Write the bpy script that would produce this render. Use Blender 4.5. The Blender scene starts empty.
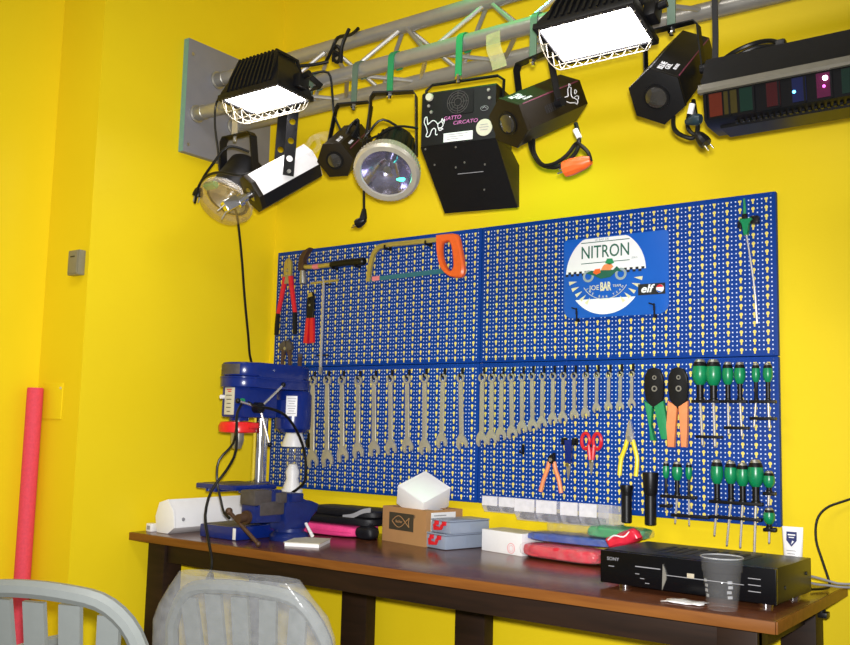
import bpy, bmesh, math, random
from mathutils import Vector, Matrix, noise
random.seed(7)
SC = bpy.context.scene
COL = SC.collection
V = Vector
PI = math.pi

# ------------------------------------------------------------------ materials
def new_mat(name):
    m = bpy.data.materials.new(name); m.use_nodes = True
    nt = m.node_tree
    return m, nt, nt.nodes['Principled BSDF']

def node(nt, typ, **kw):
    n = nt.nodes.new(typ)
    for k, v in kw.items():
        setattr(n, k, v)
    return n

def mth(nt, op, a, b=None, c=None):
    n = nt.nodes.new('ShaderNodeMath'); n.operation = op
    for i, x in enumerate((a, b, c)):
        if x is None: continue
        if isinstance(x, (int, float)): n.inputs[i].default_value = x
        else: nt.links.new(x, n.inputs[i])
    return n.outputs[0]

def plain(name, col, rough=.5, metal=0., var=.12, scale=60., bump=0., spec=.5, coat=0.):
    """one colour with a little procedural variation and, if asked, a fine bump"""
    m, nt, b = new_mat(name)
    tc = node(nt, 'ShaderNodeTexCoord')
    no = node(nt, 'ShaderNodeTexNoise'); no.inputs['Scale'].default_value = scale
    no.inputs['Detail'].default_value = 4
    nt.links.new(tc.outputs['Object'], no.inputs['Vector'])
    mx = node(nt, 'ShaderNodeMix', data_type='RGBA')
    mx.inputs['A'].default_value = [min(1, c * (1 - var)) for c in col] + [1]
    mx.inputs['B'].default_value = [min(1, c * (1 + var)) for c in col] + [1]
    nt.links.new(no.outputs['Fac'], mx.inputs['Factor'])
    nt.links.new(mx.outputs['Result'], b.inputs['Base Color'])
    b.inputs['Roughness'].default_value = rough
    b.inputs['Metallic'].default_value = metal
    b.inputs['Specular IOR Level'].default_value = spec
    b.inputs['Coat Weight'].default_value = coat
    if bump:
        bp = node(nt, 'ShaderNodeBump'); bp.inputs['Strength'].default_value = bump
        bp.inputs['Distance'].default_value = .002
        nt.links.new(no.outputs['Fac'], bp.inputs['Height'])
        nt.links.new(bp.outputs['Normal'], b.inputs['Normal'])
    return m

def film(name, col, mixfac, rough=.08, mott=.3):
    """thin clear plastic: mostly see-through, partly a glossy sheet"""
    m, nt, b = new_mat(name)
    b.inputs['Base Color'].default_value = (*col, 1)
    b.inputs['Roughness'].default_value = rough
    tr = node(nt, 'ShaderNodeBsdfTransparent')
    mx = node(nt, 'ShaderNodeMixShader')
    no = node(nt, 'ShaderNodeTexNoise'); no.inputs['Scale'].default_value = 45
    tc = node(nt, 'ShaderNodeTexCoord')
    nt.links.new(tc.outputs['Object'], no.inputs['Vector'])
    bp = node(nt, 'ShaderNodeBump'); bp.inputs['Strength'].default_value = .35
    bp.inputs['Distance'].default_value = .004
    nt.links.new(no.outputs['Fac'], bp.inputs['Height'])
    nt.links.new(bp.outputs['Normal'], b.inputs['Normal'])
    f = mth(nt, 'MULTIPLY_ADD', no.outputs['Fac'], mott, mixfac - mott / 2)
    nt.links.new(f, mx.inputs['Fac'])
    nt.links.new(tr.outputs[0], mx.inputs[1]); nt.links.new(b.outputs[0], mx.inputs[2])
    nt.links.new(mx.outputs[0], nt.nodes['Material Output'].inputs['Surface'])
    return m

def glow(name, col, strength):
    m, nt, b = new_mat(name)
    b.inputs['Base Color'].default_value = (*col, 1)
    b.inputs['Emission Color'].default_value = (*col, 1)
    b.inputs['Emission Strength'].default_value = strength
    return m

U = .0116                                   # hole pitch of the tool board
def board_mat():
    m, nt, b = new_mat('perforated_blue_steel')
    tc = node(nt, 'ShaderNodeTexCoord'); sp = node(nt, 'ShaderNodeSeparateXYZ')
    nt.links.new(tc.outputs['Object'], sp.inputs[0])
    a = mth(nt, 'SUBTRACT', mth(nt, 'DIVIDE', sp.outputs['X'], U * 78 / 79.3), .65); c = mth(nt, 'DIVIDE', sp.outputs['Z'], U)
    def less(x, v): return mth(nt, 'LESS_THAN', x, v)
    def more(x, v): return mth(nt, 'GREATER_THAN', x, v)
    def AND(*xs):
        r = xs[0]
        for x in xs[1:]: r = mth(nt, 'MULTIPLY', r, x)
        return r
    ax = mth(nt, 'ABSOLUTE', mth(nt, 'SUBTRACT', mth(nt, 'FLOORED_MODULO', a, 3.), 1.5))
    by = mth(nt, 'SUBTRACT', mth(nt, 'FLOORED_MODULO', mth(nt, 'SUBTRACT', c, .5), 2.), 1.)
    r2 = mth(nt, 'ADD', mth(nt, 'MULTIPLY', ax, ax), mth(nt, 'MULTIPLY', by, by))
    key = mth(nt, 'MAXIMUM', less(r2, .40 ** 2), AND(less(ax, .18), less(by, 0.), more(by, -.90)))
    sx = mth(nt, 'ABSOLUTE', mth(nt, 'SUBTRACT', mth(nt, 'FLOORED_MODULO', a, 1.), .5))
    sz = mth(nt, 'ABSOLUTE', mth(nt, 'SUBTRACT', mth(nt, 'FLOORED_MODULO', c, 1.), .5))
    small = AND(less(sx, .150), less(sz, .150), more(ax, .5))
    rng = AND(more(a, .1), less(a, 77.9), more(c, .35), less(c, 35.7), less(mth(nt, 'ABSOLUTE', sp.outputs['Y']), .0025))
    key = AND(key, rng); small = AND(small, rng, more(c, 1.))
    no = node(nt, 'ShaderNodeTexNoise'); no.inputs['Scale'].default_value = 8
    nt.links.new(tc.outputs['Object'], no.inputs['Vector'])
    def mix(f, A, B):
        mx = node(nt, 'ShaderNodeMix', data_type='RGBA')
        nt.links.new(f, mx.inputs['Factor'])
        for s, x in (('A', A), ('B', B)):
            if isinstance(x, tuple): mx.inputs[s].default_value = (*x, 1)
            else: nt.links.new(x, mx.inputs[s])
        return mx.outputs['Result']
    blue = mix(no.outputs['Fac'], (.001, .034, .235), (.0012, .044, .285))
    colr = mix(key, mix(small, blue, (.62, .72, .95)), (.80, .66, .15))
    nt.links.new(colr, b.inputs['Base Color'])
    b.inputs['Roughness'].default_value = .5
    b.inputs['Specular IOR Level'].default_value = .15
    return m

def wood_mat(name, c0, c1, rough, axis=(1., 9., 9.), scale=4.):
    m, nt, b = new_mat(name)
    tc = node(nt, 'ShaderNodeTexCoord'); mp = node(nt, 'ShaderNodeMapping')
    mp.inputs['Scale'].default_value = axis
    nt.links.new(tc.outputs['Object'], mp.inputs['Vector'])
    no = node(nt, 'ShaderNodeTexNoise'); no.inputs['Scale'].default_value = scale
    no.inputs['Detail'].default_value = 8; no.inputs['Distortion'].default_value = .8
    nt.links.new(mp.outputs[0], no.inputs['Vector'])
    cr = node(nt, 'ShaderNodeValToRGB')
    cr.color_ramp.elements[0].color = (*c0, 1); cr.color_ramp.elements[0].position = .3
    cr.color_ramp.elements[1].color = (*c1, 1); cr.color_ramp.elements[1].position = .72
    nt.links.new(no.outputs['Fac'], cr.inputs[0])
    nt.links.new(cr.outputs[0], b.inputs['Base Color'])
    b.inputs['Roughness'].default_value = rough
    b.inputs['Specular IOR Level'].default_value = .5 if rough < .35 else .2
    return m

def wall_mat():
    m, nt, b = new_mat('yellow_wall_paint')
    tc = node(nt, 'ShaderNodeTexCoord')
    no = node(nt, 'ShaderNodeTexNoise'); no.inputs['Scale'].default_value = 2.2; no.inputs['Detail'].default_value = 6
    nt.links.new(tc.outputs['Object'], no.inputs['Vector'])
    mx = node(nt, 'ShaderNodeMix', data_type='RGBA')
    mx.inputs['A'].default_value = (.80, .585, .010, 1); mx.inputs['B'].default_value = (.86, .665, .013, 1)
    nt.links.new(no.outputs['Fac'], mx.inputs['Factor'])
    nt.links.new(mx.outputs['Result'], b.inputs['Base Color'])
    n2 = node(nt, 'ShaderNodeTexNoise'); n2.inputs['Scale'].default_value = 160
    nt.links.new(tc.outputs['Object'], n2.inputs['Vector'])
    bp = node(nt, 'ShaderNodeBump'); bp.inputs['Strength'].default_value = .12; bp.inputs['Distance'].default_value = .002
    nt.links.new(n2.outputs['Fac'], bp.inputs['Height']); nt.links.new(bp.outputs['Normal'], b.inputs['Normal'])
    b.inputs['Roughness'].default_value = .45; b.inputs['Specular IOR Level'].default_value = .2
    return m

M = dict(
    wall=wall_mat(), board=board_mat(),
    boardblue=plain('blue_steel', (.001, .042, .27), .45),
    floor=plain('grey_floor', (.30, .29, .27), .6, scale=9, var=.2),
    ceil=plain('ceiling_white', (.75, .74, .70), .8),
    desk=wood_mat('dark_desk_top', (.070, .022, .010), (.150, .052, .022), .24),
    edge=wood_mat('desk_edge_wood', (.15, .050, .010), (.23, .085, .017), .4),
    darkwood=wood_mat('dark_apron_wood', (.014, .007, .004), (.028, .013, .007), .55),
    steel=plain('wrench_steel', (.42, .40, .34), .36, .35, .1, 40),
    chrome=plain('chrome', (.80, .80, .82), .12, 1., .05),
    dull=plain('dull_steel', (.42, .41, .37), .42, .8),
    alu=plain('truss_aluminium', (.40, .385, .355), .36, .55, .12, 30),
    bright=plain('bright_brace', (.82, .80, .78), .25, .8),
    galv=plain('galvanised_strap', (.13, .20, .15), .5, .3),
    black=plain('black_plastic', (.005, .005, .006), .38, spec=.3),
    blackmetal=plain('black_powder_coat', (.006, .006, .007), .45, 0., .3, 90, .1, .3),
    brownmetal=plain('black_brown_coat', (.012, .008, .003), .48, 0., .3, 90, .1, .3),
    rubber=plain('black_cable', (.006, .006, .006), .38, spec=.3),
    red=plain('red_plastic', (.62, .012, .022), .35),
    redcoat=plain('red_guard', (.72, .018, .02), .28),
    orange=plain('orange_plastic', (.82, .13, .022), .38),
    orange2=plain('salmon_orange', (.80, .27, .10), .45),
    yellow=plain('yellow_grip', (.82, .66, .02), .35),
    green=plain('green_handle', (.004, .23, .085), .3),
    green2=plain('green_grip', (.02, .27, .10), .4),
    gold=plain('brass_gold', (.50, .40, .10), .38, .5),
    teal=plain('teal_blade', (.03, .18, .26), .4, .3),
    pinktip=plain('pink_mark', (.75, .22, .25), .5),
    bluep=plain('blue_machine_paint', (.004, .018, .165), .22, 0., .15, 50, 0., .5),
    bluew=plain('worn_vise_paint', (.006, .018, .13), .36, 0., .4, 70, .1),
    vgrey=plain('worn_grey_iron', (.085, .075, .075), .5, .3, .4, 60, .1),
    rust=plain('brown_iron', (.085, .045, .025), .55, .4, .3, 60),
    white=plain('white_plastic', (.82, .82, .84), .4, 0., .03),
    paper=plain('white_paper', (.84, .84, .87), .7, 0., .03),
    label=plain('pale_label', (.58, .55, .44), .5, 0., .06),
    labelw=plain('white_label', (.78, .78, .80), .5, 0., .04),
    print=plain('printed_black', (.012, .012, .014), .5),
    printgrey=plain('printed_grey', (.28, .28, .30), .5),
    printred=plain('printed_red', (.55, .03, .04), .5),
    card=plain('brown_cardboard', (.40, .21, .085), .7, 0., .08, 30),
    fishdark=plain('dark_print', (.045, .035, .022), .6),
    pink=plain('pink_cloth', (.80, .05, .24), .7, 0., .15, 120, .3),
    cloth=plain('black_cloth', (.007, .007, .010), .5, 0., .3, 80, .4, .3),
    foam=plain('red_foam', (.72, .055, .095), .75, 0., .18, 140, .5),
    case=plain('blue_grey_case', (.27, .32, .42), .35, 0., .06),
    plate=plain('grey_plate_paint', (.22, .22, .25), .5, .1, .1, 20),
    plateedge=plain('teal_plate_edge', (.16, .33, .30), .5),
    resin=plain('grey_garden_resin', (.21, .23, .225), .45, 0., .06),
    amp=plain('black_receiver_case', (.005, .005, .006), .35, 0., .2, 80, 0., .3),
    ampface=plain('black_receiver_face', (.003, .003, .004), .22, spec=.25),
    silverp=plain('silver_lamp_housing', (.80, .79, .80), .35, .1, .03),
    beige=plain('pale_beige', (.45, .40, .30), .45),
    boxgrey=plain('switch_box_grey', (.22, .20, .13), .45),
    signblue=plain('sign_blue', (.004, .10, .50), .35, 0., .2, 6),
    signwhite=plain('sign_white', (.82, .83, .86), .4, 0., .02),
    signgreen=plain('sign_dark_green', (.01, .11, .07), .5),
    signcream=plain('sign_cream', (.70, .64, .42), .5),
    signgrey=plain('sign_grey_print', (.30, .36, .38), .5),
    navy=plain('navy_print', (.012, .02, .12), .4),
    marker=plain('white_marker', (.80, .80, .84), .5, 0., .03),
    pinkmark=plain('pink_marker', (.55, .16, .42), .5),
    purple=plain('violet_stripe', (.16, .02, .06), .4),
    lens=plain('lamp_lens', (.03, .028, .026), .06, 0., .3, 30, 0., .8, 1.),
    reflector=plain('lamp_reflector', (.48, .46, .66), .14, 1., .5, 34, .6), lip=plain('light_bar_lip', (.16, .15, .12), .45, .2),  # lamp_reflector: violet mottling stands in for reflections in the bowl
    ring=plain('ribbed_ring', (.60, .56, .47), .28, .5),
    clear=film('clear_plastic', (.82, .84, .88), .24, .1),
    domefilm=film('clear_amber_dome', (.66, .47, .16), .30, .10),
    bag=film('plastic_bag', (.55, .55, .55), .12, .10),
    wrapf=film('plastic_wrap', (.55, .57, .60), .26, .16),
    cupf=film('clear_cup', (.80, .80, .82), .045, .04, .02),
    lampglass=film('lamp_glass', (.5, .5, .55), .06, .05, .02),
    tapef=film('clear_tape', (.78, .66, .38), .30, .10),
    bin=film('clear_bin', (.88, .88, .96), .18, .08), binfront=film('clear_bin_front', (.92, .92, .98), .56, .10),  # clear_bin_front: whiter film, flash reflection put into the colour
    redbag=plain('red_packet', (.66, .02, .05), .28, 0., .25, 70, .5),
    bluebag=plain('blue_packet', (.02, .07, .36), .3, 0., .25, 70, .5),
    greenbag=plain('green_packet', (.02, .30, .10), .28, 0., .25, 70, .5),
    screwsd=plain('dark_screws', (.05, .045, .06), .4, .5, .5, 200, .5),
    flood=glow('lit_flood_glass', (.98, .95, 1.), 14.),
    wire=plain('lit_wire', (.72, .66, .52), .4, .3),
    spot_w=glow('white_led', (1., .92, 1.), 9.), spot_b=glow('blue_led', (.1, .5, 1.), 6.),
    spot_g=glow('green_glow', (.05, 1., .55), 5.), spot_p=glow('magenta_led', (1., .1, .6), 4.),
    f_red=plain('red_filter', (.030, .001, .002), .25), f_orange=plain('orange_filter', (.075, .009, .002), .25),
    f_yellow=plain('yellow_filter', (.032, .024, .002), .25), f_green=plain('green_filter', (.001, .015, .009), .25),
    f_blue=plain('blue_filter', (.003, .006, .045), .25), f_mag=plain('magenta_filter', (.07, .004, .032), .25),
    f_grey=plain('grey_filter', (.05, .05, .06), .15), f_dark=plain('dark_window', (.003, .003, .004), .3, spec=.3), sock=plain('dark_teal_socket', (.012, .030, .042), .4),
)

# ------------------------------------------------------------------ mesh builder
OFF = {}                                    # where each thing's base stands, by object name

class MB:
    def __init__(s, mat=None):
        s.bm = bmesh.new(); s.M = mat or Matrix.Identity(4)
    def _v(s, p): return s.bm.verts.new(s.M @ V(p))
    def _f(s, vs):
        try: return s.bm.faces.new(vs)
        except ValueError: return None
    def box(s, c, d, bev=0., rot=None, seg=2):
        T = Matrix.Translation(V(c)) @ (rot.to_4x4() if rot else Matrix.Identity(4)) @ Matrix.Diagonal((*d, 1))
        g = bmesh.ops.create_cube(s.bm, size=1., matrix=s.M @ T)
        if bev:
            es = list({e for v in g['verts'] for e in v.link_edges})
            bmesh.ops.bevel(s.bm, geom=es, offset=bev, segments=seg, affect='EDGES', profile=.6)
        return s
    def prism(s, poly, z0, z1, bev=0.):
        lo = [s._v((x, y, z0)) for x, y in poly]; hi = [s._v((x, y, z1)) for x, y in poly]
        n = len(poly); fs = [s._f(lo[::-1]), s._f(hi)]
        for i in range(n): fs.append(s._f((lo[i], lo[(i + 1) % n], hi[(i + 1) % n], hi[i])))
        if bev:
            es = list(fs[1].edges) + list(fs[0].edges)
            bmesh.ops.bevel(s.bm, geom=es, offset=bev, segments=2, affect='EDGES', profile=.6)
        return s
    def annulus(s, r0, r1, z0, z1, n=20, c=(0, 0), sy=1.):
        R = []
        for r, z in ((r0, z0), (r1, z0), (r1, z1), (r0, z1)):
            R.append([s._v((c[0] + r * math.cos(2 * PI * i / n), c[1] + sy * r * math.sin(2 * PI * i / n), z)) for i in range(n)])
        for k in range(4):
            a, b = R[k], R[(k + 1) % 4]
            for i in range(n): s._f((a[i], a[(i + 1) % n], b[(i + 1) % n], b[i]))
        return s
    def lathe(s, prof, n=24, c=(0, 0, 0)):
        rings = []
        for r, z in prof:
            if r < 1e-6: rings.append([s._v((c[0], c[1], c[2] + z))])
            else: rings.append([s._v((c[0] + r * math.cos(2 * PI * i / n), c[1] + r * math.sin(2 * PI * i / n), c[2] + z)) for i in range(n)])
        for a, b in zip(rings, rings[1:]):
            for i in range(n):
                j = (i + 1) % n
                if len(a) == 1 and len(b) == 1: continue
                if len(a) == 1: s._f((a[0], b[j], b[i]))
                elif len(b) == 1: s._f((a[i], a[j], b[0]))
                else: s._f((a[i], a[j], b[j], b[i]))
        return s
    def cyl(s, p0, p1, r0, r1=None, n=16, cap=True):
        p0, p1 = V(p0), V(p1); r1 = r0 if r1 is None else r1
        z = (p1 - p0).normalized(); x = z.orthogonal().normalized(); y = z.cross(x)
        A, B = [], []
        for i in range(n):
            t = 2 * PI * i / n; d = x * math.cos(t) + y * math.sin(t)
            A.append(s._v(p0 + d * r0)); B.append(s._v(p1 + d * r1))
        for i in range(n): s._f((A[i], A[(i + 1) % n], B[(i + 1) % n], B[i]))
        if cap: s._f(A[::-1]); s._f(B)
        return s
    def tube(s, pts, r, n=8, closed=False, cap=True):
        pts = [V(p) for p in pts]; m = len(pts); rings = []; x = None
        rr = r if isinstance(r, (list, tuple)) else [r] * m
        for i in range(m):
            a = pts[i - 1] if (i or closed) else pts[0]; b = pts[(i + 1) % m] if (i < m - 1 or closed) else pts[-1]
            t = (b - a); t = t.normalized() if t.length > 1e-9 else V((0, 0, 1))
            if x is None: x = t.orthogonal().normalized()
            x = x - t * x.dot(t)
            x = x.normalized() if x.length > 1e-6 else t.orthogonal().normalized()
            y = t.cross(x)
            rings.append([s._v(pts[i] + (x * math.cos(2 * PI * k / n) + y * math.sin(2 * PI * k / n)) * rr[i]) for k in range(n)])
        for i in range(m if closed else m - 1):
            a, b = rings[i], rings[(i + 1) % m]
            for k in range(n): s._f((a[k], a[(k + 1) % n], b[(k + 1) % n], b[k]))
        if cap and not closed: s._f(rings[0][::-1]); s._f(rings[-1])
        return s
    def strip(s, pts, wdir, w, t):
        """a flat bar bent along pts: width w along wdir, thickness t"""
        pts = [V(p) for p in pts]; wd = V(wdir).normalized()
        rows = []
        for i, p in enumerate(pts):
            a = pts[max(i - 1, 0)]; b = pts[min(i + 1, len(pts) - 1)]
            d = (b - a).normalized(); nn = d.cross(wd).normalized()
            k = 1.
            if 0 < i < len(pts) - 1:
                d1 = (pts[i] - pts[i - 1]).normalized(); k = 1 / max(.5, abs(d1.dot(d)))
            rows.append([s._v(p + wd * (w / 2) * su + nn * (t / 2) * k * sv) for su, sv in ((1, 1), (-1, 1), (-1, -1), (1, -1))])
        for a, b in zip(rows, rows[1:]):
            for k in range(4): s._f((a[k], a[(k + 1) % 4], b[(k + 1) % 4], b[k]))
        s._f(rows[0][::-1]); s._f(rows[-1])
        return s
    def blob(s, c, d, e=.5, nu=28, nv=14, lump=0., seed=0., fs=14.):
        """rounded pillow (superellipsoid) with soft lumps"""
        def pw(x, k): return math.copysign(abs(x) ** k, x)
        rows = []
        for j in range(nv + 1):
            ph = -PI / 2 + PI * j / nv
            if j in (0, nv):
                rows.append([s._v(V(c) + V((0, 0, math.copysign(d[2] / 2, ph))))]); continue
            row = []
            for i in range(nu):
                th = 2 * PI * i / nu
                p = V((pw(math.cos(ph), e) * pw(math.cos(th), e) * d[0] / 2, pw(math.cos(ph), e) * pw(math.sin(th), e) * d[1] / 2, pw(math.sin(ph), e) * d[2] / 2))
                q = V(c) + p
                if lump: q += p.normalized() * lump * (noise.noise((V(c) + p) * fs + V((seed, seed, seed)))) * (1 if p.z > -d[2] * .3 else 0)
                row.append(s._v(q))
            rows.append(row)
        for a, b in zip(rows, rows[1:]):
            for i in range(nu):
                j = (i + 1) % nu
                if len(a) == 1: s._f((a[0], b[j], b[i]))
                elif len(b) == 1: s._f((a[i], a[j], b[0]))
                else: s._f((a[i], a[j], b[j], b[i]))
        return s
    def build(s, name, mat, parent=None, ang=35):
        bmesh.ops.recalc_face_normals(s.bm, faces=s.bm.faces[:])
        off = OFF.get(parent.name, V((0, 0, 0))) if parent else V((0, 0, 0))
        if parent is None:
            vs = s.bm.verts
            lo = V([min(v.co[k] for v in vs) for k in range(3)]); hi = V([max(v.co[k] for v in vs) for k in range(3)])
            off = V(((lo.x + hi.x) / 2, (lo.y + hi.y) / 2, lo.z))
        for v in s.bm.verts: v.co -= off
        me = bpy.data.meshes.new(name); s.bm.to_mesh(me); s.bm.free()
        for p in me.polygons: p.use_smooth = True
        me.set_sharp_from_angle(angle=math.radians(ang))
        me.materials.append(M[mat] if isinstance(mat, str) else mat)
        o = bpy.data.objects.new(name, me); COL.objects.link(o)
        if parent: o.parent = parent
        else: o.location = off
        OFF[o.name] = V(off)
        return o

def tag(o, label, cat, group=None, kind=None):
    o['label'] = label; o['category'] = cat
    if group: o['group'] = group
    if kind: o['kind'] = kind
    return o
def thing(name, label, cat, loc, group=None):
    o = bpy.data.objects.new(name, None); COL.objects.link(o)
    o.empty_display_size = .05; o.location = loc; OFF[o.name] = V(loc)
    return tag(o, label, cat, group)
def struct(mb, name, mat):
    o = mb.build(name, mat); o['kind'] = 'structure'; return o

def frame(o, z, up=(0, 0, 1)):
    z = V(z).normalized(); x = V(up).cross(z).normalized(); y = z.cross(x)
    m = Matrix((x, y, z)).transposed().to_4x4(); m.translation = V(o); return m
def BD(x, z, y=0., a=0.):
    """frame lying on the tool board: local x right, y up, z out of the board"""
    m = Matrix(((1, 0, 0), (0, 0, -1), (0, 1, 0))).to_4x4(); m.translation = V((x, y, z))
    return m @ Matrix.Rotation(a, 4, 'Z')
def lettering(txt, size, mat, parent, mtx, name='lettering', ext=.0004, align='CENTER', shear=0., width=None, offset=0.):
    cu = bpy.data.curves.new('txt', 'FONT'); cu.body = txt; cu.size = size; cu.extrude = ext; cu.shear = shear
    cu.align_x = align; cu.align_y = 'CENTER'; cu.resolution_u = 3; cu.offset = offset
    ob = bpy.data.objects.new('txt', cu)
    me = bpy.data.meshes.new_from_object(ob)
    bpy.data.objects.remove(ob); bpy.data.curves.remove(cu)
    if width and me.vertices:
        w = max(v.co.x for v in me.vertices) - min(v.co.x for v in me.vertices)
        me.transform(Matrix.Diagonal((width / w, 1, 1, 1)))
    me.transform(mtx); me.transform(Matrix.Translation(-OFF.get(parent.name, V((0, 0, 0)))))
    me.materials.clear(); me.materials.append(M[mat]); me.name = name
    o = bpy.data.objects.new(name, me); COL.objects.link(o); o.parent = parent
    OFF[o.name] = V(OFF.get(parent.name, V((0, 0, 0))))
    return o
def smooth(pts, k=3):
    """Catmull-Rom through the points"""
    P = [V(p) for p in pts]; P = [P[0]] + P + [P[-1]]; out = []
    for i in range(1, len(P) - 2):
        for j in range(k):
            t = j / k
            out.append(.5 * ((2 * P[i]) + (P[i + 1] - P[i - 1]) * t + (2 * P[i - 1] - 5 * P[i] + 4 * P[i + 1] - P[i + 2]) * t * t + (3 * P[i] - P[i - 1] - 3 * P[i + 1] + P[i + 2]) * t ** 3))
    return out + [P[-2]]
def rrect(w, h, r, n=5):
    pts = []
    for cx, cy, a0 in ((w / 2 - r, h / 2 - r, 0), (-w / 2 + r, h / 2 - r, PI / 2), (-w / 2 + r, -h / 2 + r, PI), (w / 2 - r, -h / 2 + r, 1.5 * PI)):
        for i in range(n + 1):
            a = a0 + PI / 2 * i / n; pts.append((cx + r * math.cos(a), cy + r * math.sin(a)))
    return pts
ORD = 'first second third fourth fifth sixth seventh eighth ninth tenth eleventh twelfth thirteenth fourteenth fifteenth'.split()

# ------------------------------------------------------------------ the room
WY = .02                                    # back wall
def slab(x0, x1, y0, y1, z0, z1): return MB().box(((x0 + x1) / 2, (y0 + y1) / 2, (z0 + z1) / 2), (x1 - x0, y1 - y0, z1 - z0))
struct(slab(-.27, 4.6, WY, WY + .12, 0, 3.1), 'wall_back', 'wall')
struct(slab(-.27, -.04, -.766, WY, 0, 3.1), 'wall_left', 'wall')
struct(slab(-.39, -.27, -3.4, WY + .12, 0, 3.1), 'wall_side', 'wall')
struct(slab(-.39, 4.6, -3.6, WY + .12, -.12, 0), 'floor', 'floor')
struct(slab(-.39, 4.6, -3.6, WY + .12, 3.1, 3.2), 'ceiling', 'ceil')
# ------------------------------------------------------------------ four perforated tool panels
PW, PH, Z0 = 78 * U, 37 * U, .876
for nm, px, pz in (('upper left', 0, 1), ('upper right', 1, 1), ('lower left', 0, 0), ('lower right', 1, 0)):
    mb = MB().box((px * PW + PW / 2, (0 + WY - .001) / 2, Z0 + pz * PH + PH / 2), (PW - .001, WY - .001, PH - .001), .0035)
    o = mb.build('perforated_panel', 'board')
    o.data.transform(Matrix.Translation((PW / 2, WY / 2 - .0005, 0))); o.location -= V((PW / 2, WY / 2 - .0005, 0))
    # object origin: lower front left corner, so that the hole pattern starts there
    o.data.update(); OFF[o.name] = V(o.location)
    what = {'upper left': 'where the hacksaw and the hammer hang', 'upper right': 'carrying the printed sign',
            'lower left': 'with the ten large wrenches', 'lower right': 'with the screwdrivers and small wrenches'}[nm]
    tag(o, 'blue perforated steel tool panel, %s of four, %s' % (nm, what), 'tool panel', 'perforated tool panels on the wall')
    for sx in (.012, PW - .012):
        for sz in (.008, PH - .008):
            MB(BD(px * PW + sx, Z0 + pz * PH + sz, 0)).lathe([(0, .003), (.003, .0025), (.004, 0)], 10).build('screw', 'boardblue', o)

def hook(x, z, label, w=.010, reach=.02, h=.02, cat='hook', group='black hooks on the tool panels'):
    mb = MB(BD(x, z))
    mb.box((0, h * .3, .0018), (w, h, .0034), .001)
    mb.box((0, 0, reach / 2), (w * .55, w * .5, reach), .0008)
    mb.box((0, w * .45, reach), (w * .55, w * 1.1, .003), .0008)
    return tag(mb.build('tool_hook', 'black'), label, cat, group)

# ------------------------------------------------------------------ combination wrenches
def wrench(x, z, x2, z2, label, group):
    L = math.hypot(x2 - x, z2 - z); a = math.atan2(x2 - x, z - z2)
    t = thing('combination_wrench', label, 'wrench', (x, -.010, z2), group)
    F = BD(x, z, -.011, a)
    rr = .0052 + .039 * L; sw = .0046 + .046 * L; jr = .0050 + .072 * L; th = .003 + .010 * L
    cy = -(L - jr * .95)
    mb = MB(F); mb.annulus(rr * .58, rr, -th * .6, th * .6, 24); mb.build('ring_end', 'steel', t)
    mb = MB(F); mb.prism([(-sw * .42, -rr * .9), (sw * .42, -rr * .9), (sw * .5, -rr * 1.9), (sw * .55, cy + jr * 1.05), (-sw * .55, cy + jr * 1.05), (-sw * .5, -rr * 1.9)], -th * .42, th * .42, th * .18)
    mb.build('shaft', 'steel', t)
    P = [(-.34, 1.2), (-.62, .78), (-.86, .35), (-1., -.1), (-.97, -.55), (-.74, -1.), (-.50, -.98), (-.43, -.3), (-.25, -.02), (.25, -.02), (.43, -.3), (.50, -.98), (.74, -1.), (.97, -.55), (1., -.1), (.86, .35), (.62, .78), (.34, 1.2)]
    ca, sa = math.cos(.26), math.sin(.26)
    Q = []
    for px, py in P:
        k = 1 if py < .7 else max(0, (1.2 - py) / .5)
        b = .26 * k; Q.append((jr * (px * math.cos(b) - py * math.sin(b)), cy + jr * (px * math.sin(b) + py * math.cos(b))))
    MB(F).prism(Q, -th * .55, th * .55, th * .12).build('open_jaw', 'steel', t)
    return t
W1 = [((0.212, 1.254), (0.224, 0.955)), ((0.28, 1.255), (0.293, 0.962)), ((0.348, 1.255), (0.363, 0.98)), ((0.422, 1.254), (0.431, 0.995)), ((0.491, 1.255), (0.501, 1.005)), ((0.561, 1.256), (0.572, 1.012)), ((0.631, 1.256), (0.64, 1.022)), ((0.702, 1.258), (0.709, 1.019)), ((0.774, 1.258), (0.774, 1.041)), ((0.842, 1.258), (0.852, 1.039))]
W2 = [((0.923, 1.258), (0.924, 1.051)), ((0.958, 1.257), (0.959, 1.057)), ((0.993, 1.257), (0.993, 1.069)), ((1.027, 1.258), (1.033, 1.076)), ((1.064, 1.258), (1.067, 1.092)), ((1.098, 1.26), (1.103, 1.1)), ((1.134, 1.26), (1.134, 1.109)), ((1.169, 1.26), (1.169, 1.121)), ((1.203, 1.261), (1.202, 1.126)), ((1.238, 1.26), (1.239, 1.136)), ((1.275, 1.261), (1.274, 1.141)), ((1.31, 1.261), (1.309, 1.157)), ((1.347, 1.261), (1.345, 1.163)), ((1.382, 1.262), (1.38, 1.163)), ((1.416, 1.263), (1.415, 1.172))]
for row, nm, grp in ((W1, 'row of ten large wrenches', 'ten large combination wrenches'), (W2, 'row of fifteen shrinking wrenches', 'fifteen smaller combination wrenches')):
    for i, ((x, z), (x2, z2)) in enumerate(row):
        ex = ' by the drill' if (row is W1 and i == 0) else ', the shortest' if (row is W2 and i == 14) else ''
        wrench(x, z, x2, z2, 'steel combination wrench%s, %s from left in the %s' % (ex, ORD[i], nm), grp)
        L = z - z2
        _r = .58 * (.0052 + .039 * math.hypot(x2 - x, z2 - z)); hook(x + .0005, z + _r - (.0019 if row is W2 else .0025), 'black hook of the %s wrench from left in the %s' % (ORD[i], nm), .0075 if row is W2 else .010, .019, .034)

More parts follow.
